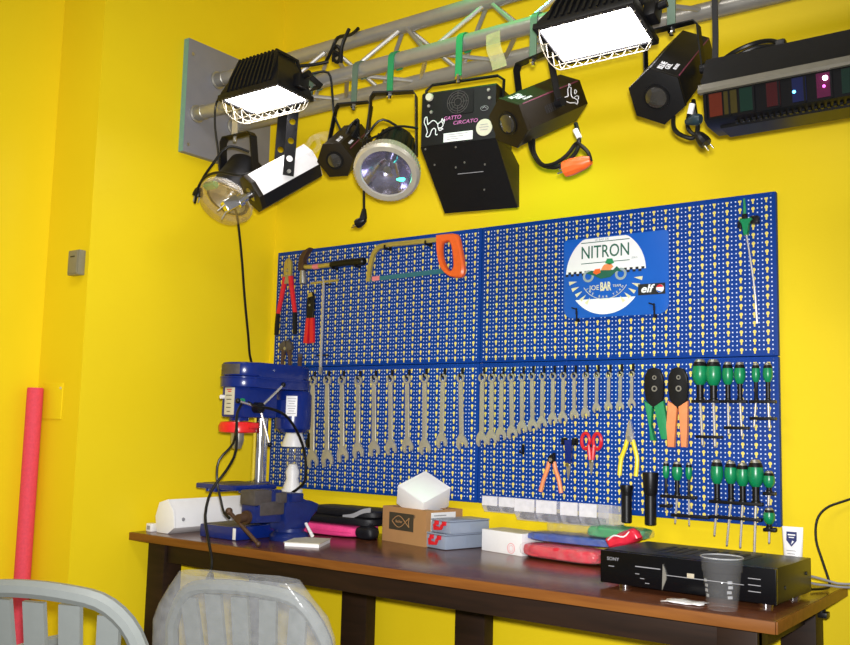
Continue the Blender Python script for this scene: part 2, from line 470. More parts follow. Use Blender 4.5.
# ------------------------------------------------------------------ tools on the upper left panel
t = thing('bolt_cutter', 'bolt cutter with long red arms and black grips at the left end of the panels', 'bolt cutter', (.075, -.02, 1.42))
F = BD(.075, 1.64, -.018)
MB(F).prism([(-.018, -.012), (-.020, .03), (-.017, .052), (-.004, .064), (-.002, .04), (-.002, -.012)], -.006, .004, .001).build('jaw', 'gold', t)
MB(F).prism([(.018, -.012), (.020, .03), (.017, .052), (.004, .064), (.002, .04), (.002, -.012)], -.004, .006, .001).build('jaw', 'gold', t)
MB(F).cyl((0, .018, -.008), (0, .018, .010), .006).build('pivot_bolt', 'dull', t)
MB(F).box((0, -.014, 0), (.040, .034, .014), .004).build('hinge', 'dull', t)
for s, bx in ((-1, .032), (1, .118)):
    x0, x1, z1, x2, z2 = s * .014, bx - .075, 1.50 - 1.64, (.028 if s < 0 else .122) - .075, 1.423 - 1.64
    MB(F).tube([(x0, -.004, 0), (x0 + s * .004, -.03, 0), (x1, z1, 0)], [.010, .0095, .008], 10).build('arm', 'red', t)
    MB(F).tube([(x1, z1 + .002, 0), ((x1 + x2) / 2, (z1 + z2) / 2, 0), (x2, z2, 0)], [.0085, .0095, .0085], 10).build('grip', 'black', t)
hook(.075, 1.657, 'black hook carrying the red bolt cutter')

t = thing('claw_hammer', 'claw hammer lying sideways with black grip and yellow neck, left of the hacksaw', 'hammer', (.29, -.03, 1.60))
F = BD(.150, 1.662, -.022)
MB(F).prism([(-.012, .022), (-.008, .042), (.006, .058), (.030, .068), (.040, .070), (.038, .062), (.022, .050), (.012, .034), (.012, .020)], -.010, .010, .002).build('claw', 'rust', t)
MB(F).box((0, .006, 0), (.026, .034, .024), .004).build('head', 'rust', t)
mb = MB(F); mb.cyl((.002, -.01, 0), (.004, -.034, 0), .010, .012, 14); mb.cyl((.004, -.034, 0), (.006, -.058, 0), .013, .013, 14); mb.build('face', 'dull', t)
MB(F).tube([(.010, .003, 0), (.06, -.001, 0), (.142, 0, 0)], [.0085, .008, .009], 10).build('shaft', 'gold', t)
MB(F).tube([(.055, -.001, 0), (.082, -.0006, 0)], .0094, 10).build('sticker', 'pinktip', t)
MB(F).tube([(.138, 0, 0), (.15, 0, 0), (.22, .002, 0), (.27, -.001, 0), (.288, 0, 0), (.292, 0, 0)], [.010, .0115, .0115, .0135, .014, .011], 12).build('grip', 'black', t)
hook(.30, 1.648, 'black hook under the hammer grip', .01, .03); hook(.405, 1.646, 'black hook under the end of the hammer grip', .01, .03)

t = thing('wire_stripper', 'crimping wire stripper with black head and short red handles, under the hammer', 'wire stripper', (.188, -.01, 1.388))
F = BD(.188, 1.475, -.012)
MB(F).prism([(-.015, 0), (-.017, .05), (-.014, .085), (-.006, .097), (.010, .097), (.017, .080), (.019, .045), (.016, 0)], -.004, .004, .0012).build('head', 'blackmetal', t)
MB(F).prism([(-.010, .078), (-.009, .092), (.007, .096), (.012, .082)], .0041, .006).build('jaw', 'gold', t)
MB(F).cyl((0, .05, -.005), (0, .05, .0065), .004).build('pivot', 'dull', t)
MB(F).prism([(-.015, .004), (-.0245, -.085), (-.006, -.087), (-.0015, .004)], -.006, .006, .002).build('handle', 'red', t)
MB(F).prism([(.0185, .004), (.0245, -.085), (.006, -.087), (.0025, .004)], -.006, .006, .002).build('handle', 'red', t)
hook(.185, 1.545, 'black hook holding the crimping wire stripper', .007, .02)

t = thing('t_handle_key', 'long steel T-handle socket key hanging right of the wire stripper', 'hex key', (.255, -.02, 1.277))
F = BD(.255, 1.603, -.02)
MB(F).tube([(-.062, 0, 0), (0, .001, 0), (.068, .002, 0)], .0042, 8).build('crossbar', 'gold', t)
MB(F).tube([(0, .010, 0), (0, -.318, 0)], .0050, 8).build('rod', 'bright', t)
MB(F).tube([(0, -.30, 0), (0, -.326, 0)], .0072, 6).build('socket', 'dull', t)
mb = MB(BD(.255, 1.344)); mb.box((0, 0, .014), (.052, .005, .005), .001); mb.box((-.018, 0, .006), (.005, .005, .014)); mb.box((.018, 0, .006), (.005, .005, .014))
tag(mb.build('tool_holder', 'black'), 'black holder bar across the lower rod of the T-handle key', 'holder', 'black screwdriver holder bars')
mb = MB(BD(.255, 1.596)); mb.box((0, 0, .0085), (.05, .005, .005), .001); mb.box((-.018, 0, .004), (.005, .005, .010)); mb.box((.018, 0, .004), (.005, .005, .010))
tag(mb.build('tool_holder', 'black'), 'black holder bar under the crossbar of the T-handle key', 'holder', 'black screwdriver holder bars')

t = thing('end_nippers', 'dark end nippers hanging jaws up just above the drill press', 'nippers', (.08, -.01, 1.29))
F = BD(.080, 1.37, -.014)
MB(F).prism([(-.004, -.01), (-.034, -.004), (-.037, .004), (-.028, .022), (-.012, .032), (-.002, .031), (-.002, .0)], -.009, .007, .003).build('jaw', 'vgrey', t)
MB(F).prism([(.004, -.01), (.030, -.002), (.032, .006), (.024, .022), (.010, .032), (.002, .031), (.002, .0)], -.007, .009, .003).build('jaw', 'vgrey', t)
for s in (-1, 1): MB(F).tube([(s * .012, .0, 0), (s * .018, -.03, 0), (s * .021, -.085, 0)], [.010, .007, .006], 8).build('handle', 'rust', t)
MB(F).cyl((0, .002, -.010), (0, .002, .0115), .006).build('rivet', 'dull', t)
hook(.08, 1.392, 'black hook holding the dark end nippers', .008, .02)
t = thing('punch_rod', 'brown steel rod standing between the nippers and the first wrench', 'rod', (.146, -.01, 1.28))
mb = MB(BD(.146, 1.35, -.012)); mb.tube([(0, 0, 0), (0, -.065, 0)], .0075, 8); mb.build('shank', 'rust', t)
MB(BD(.146, 1.35, -.012)).tube([(0, .002, 0), (0, -.01, 0)], .0085, 8).build('cap', 'vgrey', t)

t = thing('hacksaw', 'hacksaw with golden frame and orange D-shaped handle on the upper left panel', 'hacksaw', (.66, -.03, 1.58))
F = BD(0, 0, -.026)
mb = MB(F); mb.strip(smooth([(.462, 1.592, 0), (.467, 1.640, 0), (.477, 1.677, 0), (.494, 1.700, 0), (.525, 1.710, 0), (.62, 1.7095, 0), (.755, 1.708, 0)], 3), (0, 0, 1), .009, .015); mb.build('frame', 'gold', t)
MB(F).prism([(.462, 1.598), (.487, 1.606), (.782, 1.612), (.782, 1.596), (.487, 1.592), (.468, 1.590)], -.0008, .0008).build('blade', 'teal', t)
MB(F).prism([(.478, 1.592), (.478, 1.607), (.510, 1.608), (.510, 1.593)], -.0016, .0016).build('blade_tip', 'pinktip', t)
MB(F).cyl((.473, 1.600, -.007), (.473, 1.600, .007), .004).build('pin', 'dull', t)
# D-shaped handle: outer and inner loop
out = smooth([(.745, 1.722, 0), (.790, 1.722, 0), (.826, 1.717, 0), (.838, 1.690, 0), (.850, 1.640, 0), (.857, 1.600, 0), (.846, 1.578, 0), (.812, 1.580, 0), (.785, 1.594, 0), (.764, 1.618, 0), (.752, 1.655, 0), (.747, 1.690, 0)], 2)
inn = smooth([(.770, 1.693, 0), (.782, 1.697, 0), (.797, 1.696, 0), (.806, 1.680, 0), (.812, 1.650, 0), (.815, 1.622, 0), (.812, 1.607, 0), (.803, 1.601, 0), (.790, 1.612, 0), (.778, 1.632, 0), (.770, 1.655, 0), (.768, 1.675, 0)], 2)
mb = MB(F); n = len(out)
Rg = [[mb._v((p.x + (q.x - p.x) * k, p.y + (q.y - p.y) * k, z)) for p, q in zip(out, inn)] for k, z in ((0, -.006), (.15, -.011), (.85, -.011), (1, -.006), (1, .006), (.85, .011), (.15, .011), (0, .006))]
for k in range(8):
    a, b = Rg[k], Rg[(k + 1) % 8]
    for i in range(n): mb._f((a[i], a[(i + 1) % n], b[(i + 1) % n], b[i]))
mb.build('handle', 'orange', t)
t.location.x += .004; t.location.z -= .003
hook(.537, 1.696, 'black hook under the left of the hacksaw frame', .012, .033); hook(.707, 1.694, 'black hook under the hacksaw frame beside its orange handle', .012, .033)

# ------------------------------------------------------------------ printed sign
t = thing('printed_sign', 'blue metal sign with white roundel lettered NITRON, on the upper right panel', 'sign', (1.365, -.01, 1.427))
sx0, sx1, sz0, sz1 = 1.203, 1.525, 1.427, 1.660
def arc(cx, cz, r, a0, a1, n=8): return [(cx + r * math.cos(math.radians(a0 + (a1 - a0) * i / n)), cz + r * math.sin(math.radians(a0 + (a1 - a0) * i / n))) for i in range(n + 1)]
MB(BD(0, 0, -.012)).prism(arc(sx1 - .012, sz1 - .012, .012, 0, 90, 5) + arc(sx0 + .010, sz1 - .010, .010, 90, 180, 5) + arc(sx0 + .03, sz0 + .03, .03, 180, 270, 6) + arc(sx1 - .03, sz0 + .03, .03, 270, 360, 6), -.0015, .0015, .0008).build('plate', 'signblue', t)
SF = BD(0, 0, -.0137)
cx, cz, R = 1.335, 1.553, .124
up = [(x, min(z, 1.657)) for x, z in arc(cx, cz, R, 2, 178, 40)]
MB(SF).prism(up, 0, .0005).build('white_field', 'signwhite', t)
lo = arc(cx, cz, R * .955, 218, 322, 26); MB(SF).prism(lo, 0, .0005).build('white_field', 'signwhite', t)
for sg in (-1, 1):
    mb = MB(SF)
    for k in range(14):
        for j in range(2):
            x = 1.214 + k * .0175 + j * .00875
            if (x - cx) * sg < .055: continue
            mb.box((x, 1.5535 + j * .0065, .0007), (.0089, .0066, .0005))
    mb.build('chequer', 'print', t)
for z in (1.6455, 1.585): MB(SF).box((cx, z, .0008), (.151, .0022, .0006)).build('rule', 'signgreen', t)
lettering('NITRON', .0520, 'signgreen', t, BD(cx, 1.6150, -.0143), width=.148, offset=.0003)
lettering('LE BAR DE', .0095, 'signgrey', t, BD(cx - .01, 1.6515, -.0143))
lettering('ZERO', .007, 'signgrey', t, BD(1.425, 1.590, -.0143))
# a plain motorcycle drawing
for wx in (1.283, 1.384): MB(SF).annulus(.0105, .0175, .0004, .0012, 20, (wx, 1.547)).build('wheel_drawing', 'signgrey', t)
MB(SF).prism([(1.275, 1.556), (1.292, 1.563), (1.318, 1.560), (1.335, 1.566), (1.360, 1.560), (1.372, 1.570), (1.390, 1.552), (1.372, 1.556), (1.352, 1.540), (1.322, 1.537), (1.300, 1.548)], .0006, .0013).build('motorcycle_drawing', 'signgreen', t)
MB(SF).prism([(1.322, 1.562), (1.332, 1.577), (1.352, 1.580), (1.362, 1.570), (1.352, 1.560)], .0013, .0018).build('tank_drawing', 'orange2', t)
MB(SF).prism([(1.298, 1.556), (1.304, 1.566), (1.320, 1.567), (1.322, 1.555), (1.308, 1.550)], .0013, .0018).build('seat_drawing', 'orange', t)
MB(SF).prism([(1.336, 1.581), (1.342, 1.594), (1.358, 1.593), (1.364, 1.580), (1.350, 1.576)], .0013, .0018).build('screen_drawing', 'green2', t)
for s in (-1, 1):
    mb = MB(SF)
    for k in range(5):
        a = math.radians(270 + s * (78 - 11 * k)); r0, r1 = .090 - k * .002, .116 - k * .003
        mb.prism([(cx + r0 * math.cos(a), cz + r0 * math.sin(a)), (cx + r1 * math.cos(a + s * .06), cz + r1 * math.sin(a + s * .06)), (cx + r1 * math.cos(a - s * .04), cz + r1 * math.sin(a - s * .04))], .0002, .0008)
    mb.build('wing_drawing', 'signcream', t)
mb = MB(SF); mb.tube([(x, z, .0004) for x, z in arc(cx, 1.556, .078, 212, 328, 22)], .0010, 4); mb.build('banner', 'signcream', t)
for k, ch in enumerate('JOE BAR TEAM'):
    a = math.radians(220 + 100 * k / 11)
    lettering(ch, .0095, 'signcream', t, BD(cx + .0715 * math.cos(a), 1.556 + .0715 * math.sin(a), -.0143, a + PI / 2))
lettering('JOE', .020, 'signcream', t, BD(1.302, 1.512, -.0143)); lettering('BAR', .034, 'signcream', t, BD(1.337, 1.513, -.0144), width=.034, offset=.0012); lettering('TEAM', .010, 'signcream', t, BD(1.372, 1.514, -.0143))
MB(SF).box((1.4755, 1.4975, .0004), (.079, .031, .0008)).build('badge', 'print', t)
lettering('elf', .030, 'signwhite', t, BD(1.460, 1.4985, -.0147), shear=.25, width=.040, offset=.0008)
MB(SF).lathe([(0, .0016), (.011, .0016), (.0115, .0008)], 20, (1.500, 1.4975, 0)).build('ball', 'signwhite', t)
MB(SF).prism(arc(1.500, 1.4975, .011, 20, 160, 10), .0016, .0020).build('ball_red', 'red', t); MB(SF).prism(arc(1.500, 1.4975, .011, 200, 300, 8), .0016, .0020).build('ball_blue', 'signblue', t)
for i, x in enumerate((1.247, 1.484)):
    mb = MB(BD(x, 1.445)); mb.box((0, -.012, .008), (.0045, .032, .018), .001); mb.box((-.006, .010, .0185), (.020, .004, .003), .001, Matrix.Rotation(-.35, 3, 'Z')); mb.box((0, .002, .018), (.0045, .02, .003), .001)
    tag(mb.build('sign_clip', 'black'), 'small black clip holding the %s bottom edge of the NITRON sign' % ('left', 'right')[i], 'clip', 'black clips under the sign')

# ------------------------------------------------------------------ pick-up tool, top right
t = thing('pickup_tool', 'green-bodied pick-up tool with a long wire hanging top right of the panels', 'pick-up tool', (1.745, -.02, 1.386))
F = BD(1.738, 1.64, -.022)
MB(F).tube([(-.003, .020, 0), (-.002, .05, 0), (-.003, .078, 0)], [.0045, .004, .0025], 8).build('plunger', 'green2', t)
mb = MB(F); mb.prism([(-.016, .018), (-.006, .010), (-.005, -.020), (.007, -.020), (.008, .010), (.020, .020), (.014, .026), (.002, .020), (-.012, .026)], -.007, .007, .002); mb.build('body', 'green', t)
MB(F).box((-.002, .028, 0), (.013, .018, .012), .002).build('collar', 'black', t)
mb = MB(BD(0, 0)); mb.box((1.760, 1.660, .013), (.020, .020, .024), .003); mb.box((1.722, 1.650, .013), (.010, .018, .024), .002); mb.box((1.741, 1.655, .004), (.036, .006, .006))
tag(mb.build('tool_holder', 'black'), 'black two-prong holder gripping the green pick-up tool', 'holder', 'black screwdriver holder bars')
MB(F).tube(smooth([(.002, -.018, 0), (.008, -.06, 0), (.016, -.12, 0), (.022, -.18, 0), (.026, -.252, 0)], 3), .0026, 6).build('wire', 'bright', t)

# ------------------------------------------------------------------ crimping pliers
def crimper(x, mat, label, spread, legs):
    t = thing('crimping_pliers', label, 'crimping pliers', (x, -.015, 1.067), 'ratchet crimping pliers')
    F = BD(x, 1.18, -.017)
    MB(F).prism([(-.022, .012), (-.027, .045), (-.026, .075), (-.016, .095), (0, .100), (.016, .095), (.026, .075), (.028, .045), (.026, .012), (.008, -.006), (0, -.012), (-.006, -.006)], -.007, .007, .002).build('head', 'blackmetal', t)
    for cy_, r in ((.072, .006), (.042, .008)): MB(F).annulus(r * .6, r, .0068, .0095, 16, (.004, cy_)).build('pivot', 'dull', t)
    for s, (x0, x1, x2, ze) in zip((-1, 1), legs):
        MB(F).prism([(s * .001, -.006), (s * .028, .010), (x2 + s * .002, -.06), (x2, ze), (x1, ze), (x0, -.06)], -.0075, .0075, .003).build('handle', mat, t)
    return t
crimper(1.484, 'green2', 'ratchet crimping pliers with black head and green handles', 0, ((-.010, .006, -.010, -.098), (.014, .022, .038, -.094)))
crimper(1.552, 'orange2', 'ratchet crimping pliers with black head and orange handles', 0, ((-.007, -.010, -.029, -.114), (.007, .008, .024, -.113)))
hook(1.484, 1.262, 'black hook behind the green crimping pliers', .009, .015); hook(1.552, 1.262, 'black hook behind the orange crimping pliers', .009, .015)

# ------------------------------------------------------------------ screwdrivers
def screwdriver(x, zt, zg, zn, xe, ze, w, label, y=-.030):
    t = thing('screwdriver', label, 'screwdriver', (x, y, ze), 'green-handled screwdrivers')
    r = w / 2 * 1.12; F = frame((x, y, 0), (0, 0, 1), (0, 1, 0))
    H = zt - zg
    MB(F).lathe([(0, zt + .002), (r * .5, zt + .001), (r * .68, zt - H * .06), (r * .72, zt - H * .12)], 18).build('end_cap', 'dull', t)
    MB(F).lathe([(r * .74, zt - H * .10), (r * .86, zt - H * .2), (r * .90, zt - H * .27)], 18).build('top_band', 'black', t)
    MB(F).lathe([(r * .89, zt - H * .26), (r, zt - H * .5), (r * .96, zt - H * .72), (r * .70, zg + H * .08), (r * .48, zg), (0, zg)], 18).build('handle', 'green', t)
    MB(F).lathe([(r * .46, zg + .002), (r * .44, zn + .006), (r * .56, zn + .004), (r * .56, zn), (0, zn)], 14).build('neck', 'black', t)
    a = V((x, y, zn + .001)); b = V((xe, y, ze)); sr = .0016 + r * .10
    MB().cyl(a, b, sr, sr, 10).cyl(b, b + (b - a).normalized() * .004, sr, sr * .4, 10).build('shaft', 'bright', t)
    return t
SD = [(1.6165, 1.2978, 1.2312, 1.1915, 1.6225, 1.0752, 0.037, 'first of the two biggest in the top row'),
      (1.6523, 1.2968, 1.2292, 1.1895, 1.6553, 1.0722, 0.037, 'second of the two biggest in the top row'),
      (1.69, 1.2889, 1.2312, 1.1895, 1.691, 1.106, 0.026, 'third from the left in the top row'),
      (1.7209, 1.2879, 1.2332, 1.1915, 1.7248, 1.101, 0.026, 'fourth from the left in the top row'),
      (1.7616, 1.2849, 1.2372, 1.1915, 1.7556, 1.1249, 0.019, 'slim, fifth from the left in the top row'),
      (1.7914, 1.2849, 1.2372, 1.1905, 1.7934, 1.1239, 0.022, 'rightmost of the top row'),
      (1.5221, 1.0275, 0.9838, 0.944, 1.5211, 0.9013, 0.016, 'slim, leftmost of the bottom row'),
      (1.5529, 1.0275, 0.9798, 0.942, 1.5469, 0.8695, 0.025, 'second from the left in the bottom row'),
      (1.5847, 1.0265, 0.9838, 0.94, 1.5847, 0.8665, 0.016, 'slim, third from the left in the bottom row'),
      (1.6592, 1.0374, 0.9768, 0.9341, 1.6513, 0.8466, 0.029, 'fourth from the left in the bottom row'),
      (1.695, 1.0354, 0.9788, 0.937, 1.6831, 0.8247, 0.029, 'fifth from the left in the bottom row'),
      (1.7248, 1.0324, 0.9748, 0.9351, 1.7169, 0.8227, 0.03, 'sixth from the left in the bottom row'),
      (1.7576, 1.0414, 0.9748, 0.9351, 1.7517, 0.8078, 0.036, 'longest and fattest of the bottom row')]
for a in SD: screwdriver(*a[:7], 'screwdriver with green handle and black neck, ' + a[7])
screwdriver(1.7904, 1.0146, 0.9748, 0.9629, 1.7884, 0.9321, .026, 'stubby green screwdriver at the right edge, upper of the two', -.030)
screwdriver(1.7894, 0.9241, 0.8854, 0.8744, 1.7884, 0.8406, .026, 'stubby green screwdriver at the bottom right corner, lower of the two', -.030)
RK = [(1.5956, 1.6692, 1.188, 'under the handles of the two biggest screwdrivers'),
      (1.6732, 1.7378, 1.188, 'under the handles of the third and fourth top screwdrivers'),
      (1.7457, 1.8103, 1.188, 'under the handles of the two slim right screwdrivers'),
      (1.6056, 1.6732, 1.0961, 'across the tips of the two biggest screwdrivers'),
      (1.6811, 1.7427, 1.1209, 'across the tips of the third and fourth top screwdrivers'),
      (1.7467, 1.8103, 1.1457, 'across the tips of the two right top screwdrivers'),
      (1.5092, 1.6036, 0.937, 'under the three small bottom screwdrivers'),
      (1.5062, 1.536, 0.9112, 'at the tip of the leftmost bottom screwdriver'),
      (1.538, 1.6374, 0.8893, 'across the tips of the small bottom screwdrivers'),
      (1.6394, 1.7745, 0.9316, 'under the four large bottom screwdrivers'),
      (1.6414, 1.7715, 0.8933, 'across the shafts of the four large bottom screwdrivers'),
      (1.7765, 1.8063, 0.9599, 'under the upper stubby screwdriver'),
      (1.7765, 1.8063, 0.8714, 'under the lower stubby screwdriver')]
for x0, x1, z, where in RK:
    mb = MB(BD((x0 + x1) / 2, z)); w = x1 - x0
    mb.box((0, 0, .0220), (w, .0075, .004), .001); mb.box((0, 0, .0375), (w, .0075, .004), .001)
    for s in (-1, 1):
        mb.box((s * (w / 2 - .002), 0, .030), (.004, .0075, .016), .0008); mb.box((s * (w / 2 - .010), 0, .011), (.007, .0075, .022), .0008)
    tag(mb.build('tool_holder', 'black'), 'black holder bar ' + where, 'holder', 'black screwdriver holder bars')

# ------------------------------------------------------------------ small tools on the lower right panel
def pliers(x, z, jaw, grip, label, jawmat, gripmat, cat='pliers'):
    t = thing('pliers', label, cat, (x, -.015, z - .1))
    F = BD(x, z, -.016)
    for s in (-1, 1):
        MB(F).prism([(s * .0008, jaw), (s * .006, jaw * .75), (s * .009, jaw * .3), (s * .012, .006), (s * .010, -.012), (-s * .006, -.010), (-s * .004, .004), (s * .0008, .012)], -.005 + s * .001, .005 + s * .001, .001).build('jaw', jawmat, t)
        MB(F).tube(smooth([(s * .008, -.006, 0)] + [(px, py, 0) for px, py in grip[0 if s < 0 else 1]], 3), .0062, 10).build('grip', gripmat, t)
    MB(F).cyl((0, 0, -.007), (0, 0, .0085), .0055, None, 14).build('rivet', 'dull', t)
    return t
pliers(1.170, 1.018, .016, (((-.014, -.03), (-.026, -.06), (-.035, -.093)), ((.014, -.03), (.024, -.055), (.032, -.093))), 'short black-headed pliers with orange grips, below the wrench row', 'black', 'orange2')
pliers(1.413, 1.088, .050, (((-.014, -.028), (-.026, -.06), (-.031, -.104)), ((.014, -.028), (.021, -.06), (.017, -.104))), 'pointed chrome pliers with curved yellow grips', 'bright', 'yellow')
hook(1.170, 1.022, 'black hook holding the orange-gripped pliers', .010, .02); hook(1.413, 1.085, 'black hook holding the yellow-gripped pliers', .008, .018)

t = thing('scissors', 'red-handled scissors hanging blades down between the blue snips and yellow pliers', 'scissors', (1.295, -.012, .98))
F = BD(1.295, 1.035, -.013)
for s in (-1, 1):
    mb = MB(F); n = 22; cx0, cy0 = s * .0180, .040
    mb.tube([(cx0 + .0125 * math.cos(2 * PI * i / n) * (1.0), cy0 + .022 * math.sin(2 * PI * i / n), 0) for i in range(n)], .0050, 8, True)
    mb.tube([(s * .0085, .030, 0), (s * .006, .010, 0), (s * .004, -.012, 0)], [.0055, .0065, .0055], 8); mb.build('handle', 'red', t)
    MB(F).prism([(-s * .001, -.008), (s * .008, -.010), (s * .006, -.034), (s * .001, -.055), (-s * .001, -.030)], .001 * s - .001, .001 * s + .001).build('blade', 'dull', t)
MB(F).cyl((0, -.016, -.004), (0, -.016, .005), .004).build('screw', 'chrome', t)
hook(1.295, 1.060, 'black hook between the red scissor loops', .006, .018)

t = thing('electrician_snips', 'small snips with straight blue handle hanging left of the red scissors', 'snips', (1.223, -.012, .96))
F = BD(1.223, 1.05, -.013)
MB(F).prism([(-.012, .026), (.012, .026), (.010, .006), (.009, -.040), (-.009, -.040), (-.010, .006)], -.006, .006, .002).build('handle', 'bluep', t)
for s in (-1, 1): MB(F).prism([(-s * .001, -.036), (s * .008, -.042), (s * .006, -.062), (s * .001, -.090), (-s * .001, -.066)], .001 * s - .001, .001 * s + .001).build('blade', 'dull', t)
MB(F).annulus(.002, .006, .004, .008, 14, (0, -.044)).build('rivet', 'chrome', t)
for s, nm in ((-1, 'left'), (1, 'right')): hook(1.223 + s * .017, 1.066, 'black hook at the %s shoulder of the blue snips' % nm, .016, .018)
hook(1.066, 1.035, 'empty black hook below the middle of the wrench row', .009, .02, .030)

def tubeholder(x, zt, zs, zb, rt, rb, label):
    t = thing('tube_holder', label, 'tube holder', (x, -.03, zb), 'black tubes at the panel bottom')
    F = frame((x, -.030, 0), (0, 0, 1), (0, 1, 0))
    MB(F).lathe([(rb * .8, zb), (rb, zb + .002), (rb, zs), (rb * .86, zs), (rb * .86, zb + .004), (0, zb + .004)], 20).build('barrel', 'black', t)
    MB(F).lathe([(rb * .95, zs - .001), (rt * .86, zs + .010), (rt, zt - .004), (rt * .97, zt), (rt * .8, zt), (rt * .72, zs + .01), (rb * .8, zs)], 20).build('head', 'black', t)
    MB(F).box((0, .018, zs + .004), (.010, .026, .012), .002).build('bracket', 'black', t)
    return t
tubeholder(1.4098, 0.9589, 0.9311, 0.8585, .0185, .0145, 'black plastic tube with knobbly head, under the yellow pliers')
tubeholder(1.4784, 0.9967, 0.9351, 0.8575, .0215, .0155, 'taller black plastic tube with a flared top, left of the bottom screwdrivers')

# ------------------------------------------------------------------ clear storage bins along the bottom of the panels
BINS = [(.962, 1.017, .858, .904, .062), (1.020, 1.076, .858, .904, .062), (1.084, 1.152, .844, .905, .080), (1.155, 1.223, .844, .905, .080), (1.232, 1.288, .844, .905, .080), (1.291, 1.346, .844, .905, .080), (1.349, 1.391, .846, .905, .080)]
BN = ['leftmost of the two shallow ones', 'right one of the two shallow ones', 'first of the deep ones from the left', 'second of the deep ones from the left', 'third of the deep ones from the left', 'fourth of the deep ones from the left', 'narrow empty-looking rightmost one']
for (x0, x1, zb, zt, dp), nm in zip(BINS, BN):
    t = thing('storage_bin', 'clear plastic storage bin under the panels, ' + nm, 'storage bin', ((x0 + x1) / 2, -dp / 2, zb), 'clear storage bins')
    w = x1 - x0; F = BD((x0 + x1) / 2, zb, 0)
    h = zt - zb; th = .0012
    def sidepoly(o): return [(-.003, 0), (-dp * .78, 0), (-dp, h * .42), (-dp, h), (-.003, h * .92)]
    for sx in (x0 + th, x1 - th):
        mb = MB()
        vs = [[mb._v((sx + o, y, zb + z)) for y, z in sidepoly(0)] for o in (-th / 2, th / 2)]
        mb._f(vs[0][::-1]); mb._f(vs[1])
        for i in range(5): mb._f((vs[0][i], vs[0][(i + 1) % 5], vs[1][(i + 1) % 5], vs[1][i]))
        mb.build('side_wall', 'bin', t)
    mb = MB(); mb.box(((x0 + x1) / 2, -dp + .0008, zb + h * .71), (w - .003, th, h * .58)); mb.build('front_wall', 'binfront' if x1 < 1.35 else 'bin', t)
    mb = MB(); mb.box(((x0 + x1) / 2, -dp * .89, zb + h * .21), (w - .003, math.hypot(dp * .22, h * .42), th), rot=Matrix.Rotation(-math.atan2(h * .42, dp * .22), 3, 'X')); mb.build('front_slope', 'bin', t)
    mb = MB(); mb.box(((x0 + x1) / 2, -dp * .39, zb + th / 2), (w - .003, dp * .78, th)); mb.box(((x0 + x1) / 2, -.004, zb + h * .46), (w - .003, th, h * .9)); mb.build('tray', 'bin', t)
    if x1 < 1.35:
        c = MB().blob(((x0 + x1) / 2, -dp * .44, zb + h * .2), (w * .88, dp * .66, h * .36), .6, 24, 12, .008, x0 * 50, 90.).build('contents', 'screwsd', t)
        c['kind'] = 'stuff'
    mb = MB(); mb.box(((x0 + x1) / 2, -dp, zt), (w - .001, .0035, .003), .0006); mb.build('front_lip', 'bin', t)
# ------------------------------------------------------------------ the workbench
DZ = .75
t = thing('workbench', 'long dark wooden workbench with a lighter front edge below the tool panels', 'workbench', (.96, -.27, 0))
MB().box((.958, -.270, DZ - .012), (1.992, .574, .024), .002).build('bench_top', 'desk', t)
MB().box((.958, -.5585, DZ - .0125), (1.992, .004, .0235), .001).build('front_edging', 'edge', t)
MB().box((1.956, -.270, DZ - .0125), (.004, .574, .0235), .001).build('side_edging', 'edge', t)
MB().box((.955, -.490, DZ - .056), (1.90, .022, .064), .002).build('apron', 'darkwood', t)
for x in (.010, 1.87):
    MB().box((x, -.275, DZ - .056), (.022, .41, .064), .002).build('apron', 'darkwood', t)
    for y in (-.475, -.035): MB().box((x + (.026 if x < 1 else -.006), y, .363), (.082, .070, .726), .003).build('leg', 'darkwood', t)
for x in (.475, .925): MB().box((x, -.035, .363), (.105, .05, .726), .003).build('leg', 'darkwood', t)
mb = MB(); mb.cyl((1.94, -.16, .712), (1.94, -.16, .726), .010); mb.box((1.945, -.16, .706), (.02, .03, .012), .002); mb.build('bracket', 'black', t)

# ------------------------------------------------------------------ drill press
t = thing('bench_drill', 'blue bench drill press with red chuck guard at the left end of the workbench', 'drill press', (.27, -.35, DZ))
DX = .272
MB().box((.275, -.355, DZ + .020), (.166, .235, .040), .006).build('base', 'bluep', t)
mb = MB(); mb.box((.268, -.405, DZ + .0405), (.130, .110, .002), .0005); mb.build('base_plate', 'vgrey', t)
MB().box((.3490, -.4735, DZ + .020), (.012, .002, .034), .0005).build('base_sticker', 'labelw', t)
mb = MB(); mb.lathe([(.045, 0), (.045, .01), (.034, .03), (.030, .05), (.026, .05)], 24, (DX, -.310, DZ + .038)); mb.build('column_socket', 'bluep', t)
MB().cyl((DX, -.310, DZ + .04), (DX, -.310, 1.215), .0235, None, 24).build('column', 'chrome', t)
tb = MB().box((.283, -.412, .9075), (.182, .170, .016), .005).build('table', 'bluep', t)
mb = MB(); mb.lathe([(.036, -.045), (.038, -.02), (.038, .012), (.026, .012)], 24, (DX, -.310, .905)); mb.box((DX, -.345, .892), (.045, .06, .02), .004); mb.build('table_collar', 'bluep', t)
mb = MB(); mb.box((DX, -.420, .8965), (.03, .16, .010), .003); mb.cyl((.245, -.490, .892), (.245, -.490, .900), .009); mb.build('table_rib', 'bluep', t)
MB().box((.283, -.412, .9160), (.15, .14, .0015), .0005).build('table_face', 'vgrey', t)
